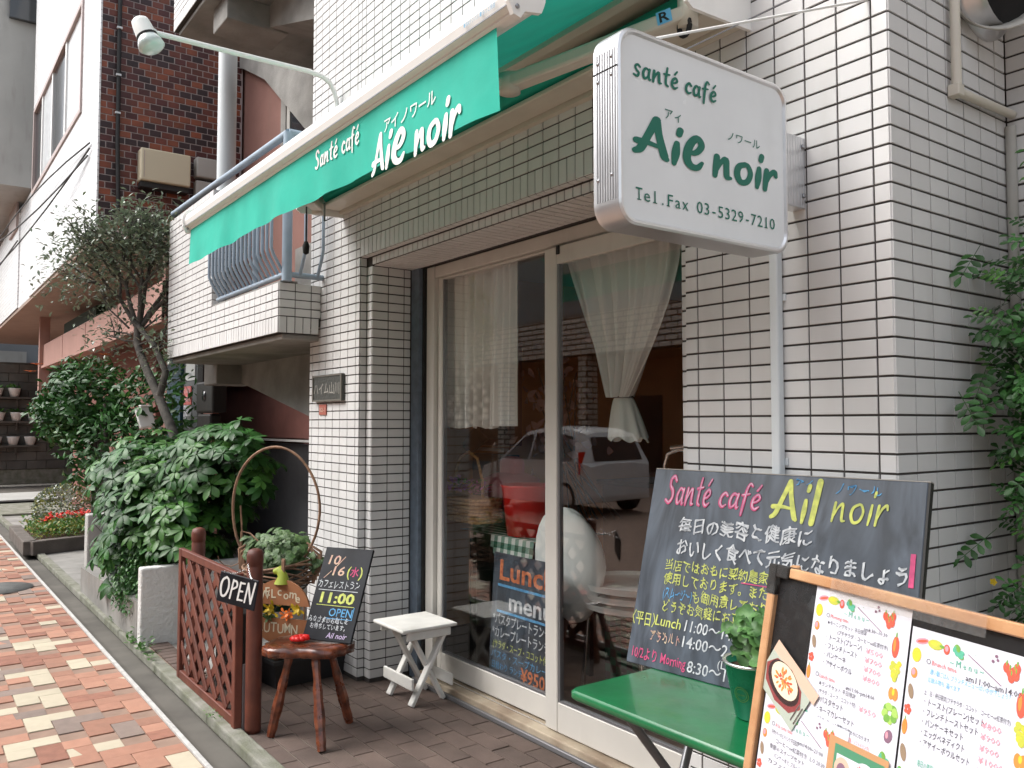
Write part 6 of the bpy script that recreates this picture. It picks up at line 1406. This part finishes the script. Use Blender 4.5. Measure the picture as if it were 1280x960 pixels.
def menu2(mb, pl, w, h):
    deco(mb, pl, w, h); text(mb, '~ M e n u ~', .072, -.040, .014, INKG, pl, w=.055, **kk); text(mb, '○', .032, -.048, .010, INK, pl, **kk); text(mb, 'Brunch time', .042, -.048, .010, INKR, pl, w=.042, **kk); text(mb, 'am11:00~am14:00', .100, -.054, .012, INK, pl, w=.085, off=.0015, **kk)
    text(mb, '遅い朝ごはん ブランチメニューはいかがでしょう？', .040, -.061, .009, INKB, pl, w=.13, off=.0015, **kk); text(mb, 'お飲み物も 選べます', .038, -.073, .009, INKB, pl, w=.055, off=.0015, **kk); text(mb, '土・日・祝日限定(プチサラダ・ココット・コーヒーor紅茶付き)', .034, -.092, .0085, INK, pl, w=.14, off=.0015, **kk)
    for i, (t, p, ww) in enumerate((('・トースト(プレーン)セット', '¥800', .10), ('・フレンチトーストセット', '¥900', .092), ('・パンケーキセット', '¥900', .070), ('・エッグベネディクト', '¥1000', .074), ('・アサイーボウルセット', '¥1000', .084))):
        text(mb, t, .036, -.106-i*.0145, .0118, INK, pl, w=ww, off=.0025, **kk); text(mb, p, .132, -.108-i*.0155, .0125, INKP, pl, w=.030+(.008 if i > 2 else 0), **kk)
    for i, (t, m_2, ww) in enumerate((('毎日の美容と健康にオーガニックスムージー', INKG, .11), ('酵素ジュースはいかがでしょうか？', INKR, .085), ('国産や有機の野菜を使用しております', INK, .12), ('ジュースにします。', INK, .06), ('その日の体調に合わせて', INK, .08))): text(mb, t, .036, -.194-i*.0125, .0105, m_2, pl, w=ww, off=.004, **kk)
def menu3(mb, pl, w, h):
    deco(mb, pl, w, h); text(mb, '~ M e n u ~', .068, -.040, .014, INKG, pl, w=.055, **kk); text(mb, '○', .028, -.048, .010, INK, pl, **kk); text(mb, 'A la carte time', .038, -.048, .010, INKR, pl, w=.045, **kk); text(mb, 'pm14:00~21:00', .10, -.058, .010, INK, pl, w=.06, **kk); text(mb, 'L.O 20:30', .132, -.074, .010, INK, pl, w=.035, **kk)
    for i, t in enumerate(('手作りケーキとドリンク 平日限定', 'コーヒーor紅茶付き', '季節のスイーツセット', 'パンケーキと フルーツ', 'カフェセット')): text(mb, t, .030+.014*(i % 2), -.062-i*.0125, .0095, INK, pl, w=.07+.01*(i % 3), off=.0015, **kk)
sheet_('menu_sheet', 0, -.007, .210, .297, 0, 'left menu sheet headed Morning time', menu1, -.0025)
sheet_('menu_sheet', .214, -.030, .210, .297, 0, 'right menu sheet headed Brunch time', menu2, -.0025)
sheet_('menu_sheet', -.094, -.222, .210, .297, 0, 'lowest menu sheet overlapping the left one', menu3, -.0012)
def disc(mb, pl, cx, cy, rx, ry, m, lift, rot=0, n=24):
    o, B_ = pl; mb.add([o+B_[0]*(cx+rx*math.cos(t)*math.cos(rot)-ry*math.sin(t)*math.sin(rot))+B_[1]*(cy+rx*math.cos(t)*math.sin(rot)+ry*math.sin(t)*math.cos(rot))+B_[2]*lift for t in [2*math.pi*i/n for i in range(n)]], [tuple(range(n))], m)
PHT = M('photo_tablecloth', (.42, .47, .40), .35, coat=.3); PHS = M('photo_sand', (.66, .45, .34), .35); PLT = M('photo_plate', (.80, .70, .50), .4); PHK = M('photo_pan', (.04, .02, .02), .4); PHM = M('photo_maroon', (.25, .05, .05), .4); PWD = M('photo_wood', (.50, .27, .13), .4); PGR = M('photo_green_mat', (.07, .25, .14), .4)
def photo(u, v, w, h, rot, label, base, fill, lift):
    c, q = math.cos(rot), math.sin(rot); Bp = (B[0]*c+B[1]*q, B[1]*c-B[0]*q, B[2]); op = o_+B[0]*u+B[1]*v+B[2]*lift; mb = MB(); mb.quad(op, op-Bp[1]*h, op-Bp[1]*h+Bp[0]*w, op+Bp[0]*w, base); p_ = mb.build('food_photo', mn, label=label); mb = MB(); fill(mb, (op, Bp)); mb.build('print', p_)
def ph1(mb, pl):
    o, Bp = pl; mb.quad(o+Bp[2]*.0001, o-Bp[1]*.022+Bp[2]*.0001, o-Bp[1]*.022+Bp[0]*.135+Bp[2]*.0001, o+Bp[0]*.135+Bp[2]*.0001, PHS)
    disc(mb, pl, .060, -.052, .058, .036, PHM, .0002, 0, 8); disc(mb, pl, .058, -.048, .048, .031, PHK, .0003); disc(mb, pl, .058, -.044, .040, .026, PLT, .0004)
    rq = random.Random(5)
    for k in range(46): a = rq.uniform(0, 6.28); r = rq.random()**.6; disc(mb, pl, .056+.027*r*math.cos(a), -.044+.016*r*math.sin(a), .0045, .0022, VO if k % 3 else VR, .0005+k*.00001, a, 6)
    for k in range(2): mb.bar(o+Bp[0]*(.112+.009*k)-Bp[1]*.045+Bp[2]*.0004, o+Bp[0]*(.112+.009*k)-Bp[1]*.082+Bp[2]*.0004, .003, .0003, CHROME, Bp[2], bev=0)
def ph2(mb, pl):
    o, Bp = pl; q = lambda x0, y0, x1, y1, m_, l: mb.quad(o+Bp[0]*x0-Bp[1]*y0+Bp[2]*l, o+Bp[0]*x0-Bp[1]*y1+Bp[2]*l, o+Bp[0]*x1-Bp[1]*y1+Bp[2]*l, o+Bp[0]*x1-Bp[1]*y0+Bp[2]*l, m_)
    q(.014, .010, .118, .09, PGR, .0001); q(.020, .024, .085, .09, PAPER, .0002); disc(mb, pl, .034, -.045, .017, .018, PHS, .0003); disc(mb, pl, .033, -.047, .010, .011, VP, .0004); disc(mb, pl, .082, -.048, .028, .028, PAPER, .0005); rq = random.Random(6)
    for k in range(50): a = rq.uniform(0, 6.28); r = rq.random()**.6; disc(mb, pl, .082+.02*r*math.cos(a), -.048+.02*r*math.sin(a), .006, .0018, (VR, VY, PWD, VO)[k % 4], .0006+k*.00001, a, 6)
photo(-.075, -.120, .125, .095, -.52, 'food photo of a pan dish stuck at an angle', PHT, ph1, .0012)
photo(.078, -.237, .125, .10, -.0, 'food photo of a plate on a green mat', PWD, ph2, .0012)
# clear plastic cover with tape along the top rail
b = MB(); nx, ny = 30, 24; vs = []
for j in range(ny+1):
    for i in range(nx+1):
        u = uL+.004+(uR-uL-.008)*i/nx; v = vT-.004+(vB-vT)*j/ny*.6; vs.append(o_+B[0]*u+B[1]*v+B[2]*(.0105+.0012*noise.noise(V((u*20, v*14, 0)))))
b.add(vs, [(j*(nx+1)+i, (j+1)*(nx+1)+i, (j+1)*(nx+1)+i+1, j*(nx+1)+i+1) for j in range(ny) for i in range(nx)], FILM, True); b.build('plastic_cover', mn)
b = MB()
TAPE = glassM('clear_tape', (.98, .97, .95), 1.6, .05, 1.0, .04)
for k in range(2):
    vs = []; nx = 40
    for j in range(4):
        for i in range(nx+1):
            u = .05+.30*i/nx; v = vT+.003-.011*j; vs.append(o_+B[0]*u+B[1]*v+B[2]*(.013+k*.0016+.0022*noise.noise(V((u*60, v*50, k*3)))))
    b.add(vs, [(j*(nx+1)+i, (j+1)*(nx+1)+i, (j+1)*(nx+1)+i+1, j*(nx+1)+i+1) for j in range(3) for i in range(nx)], TAPE, True)
b.build('clear_tape', mn)
# the lettering source curve is only a tool
bpy.data.objects.remove(_to)
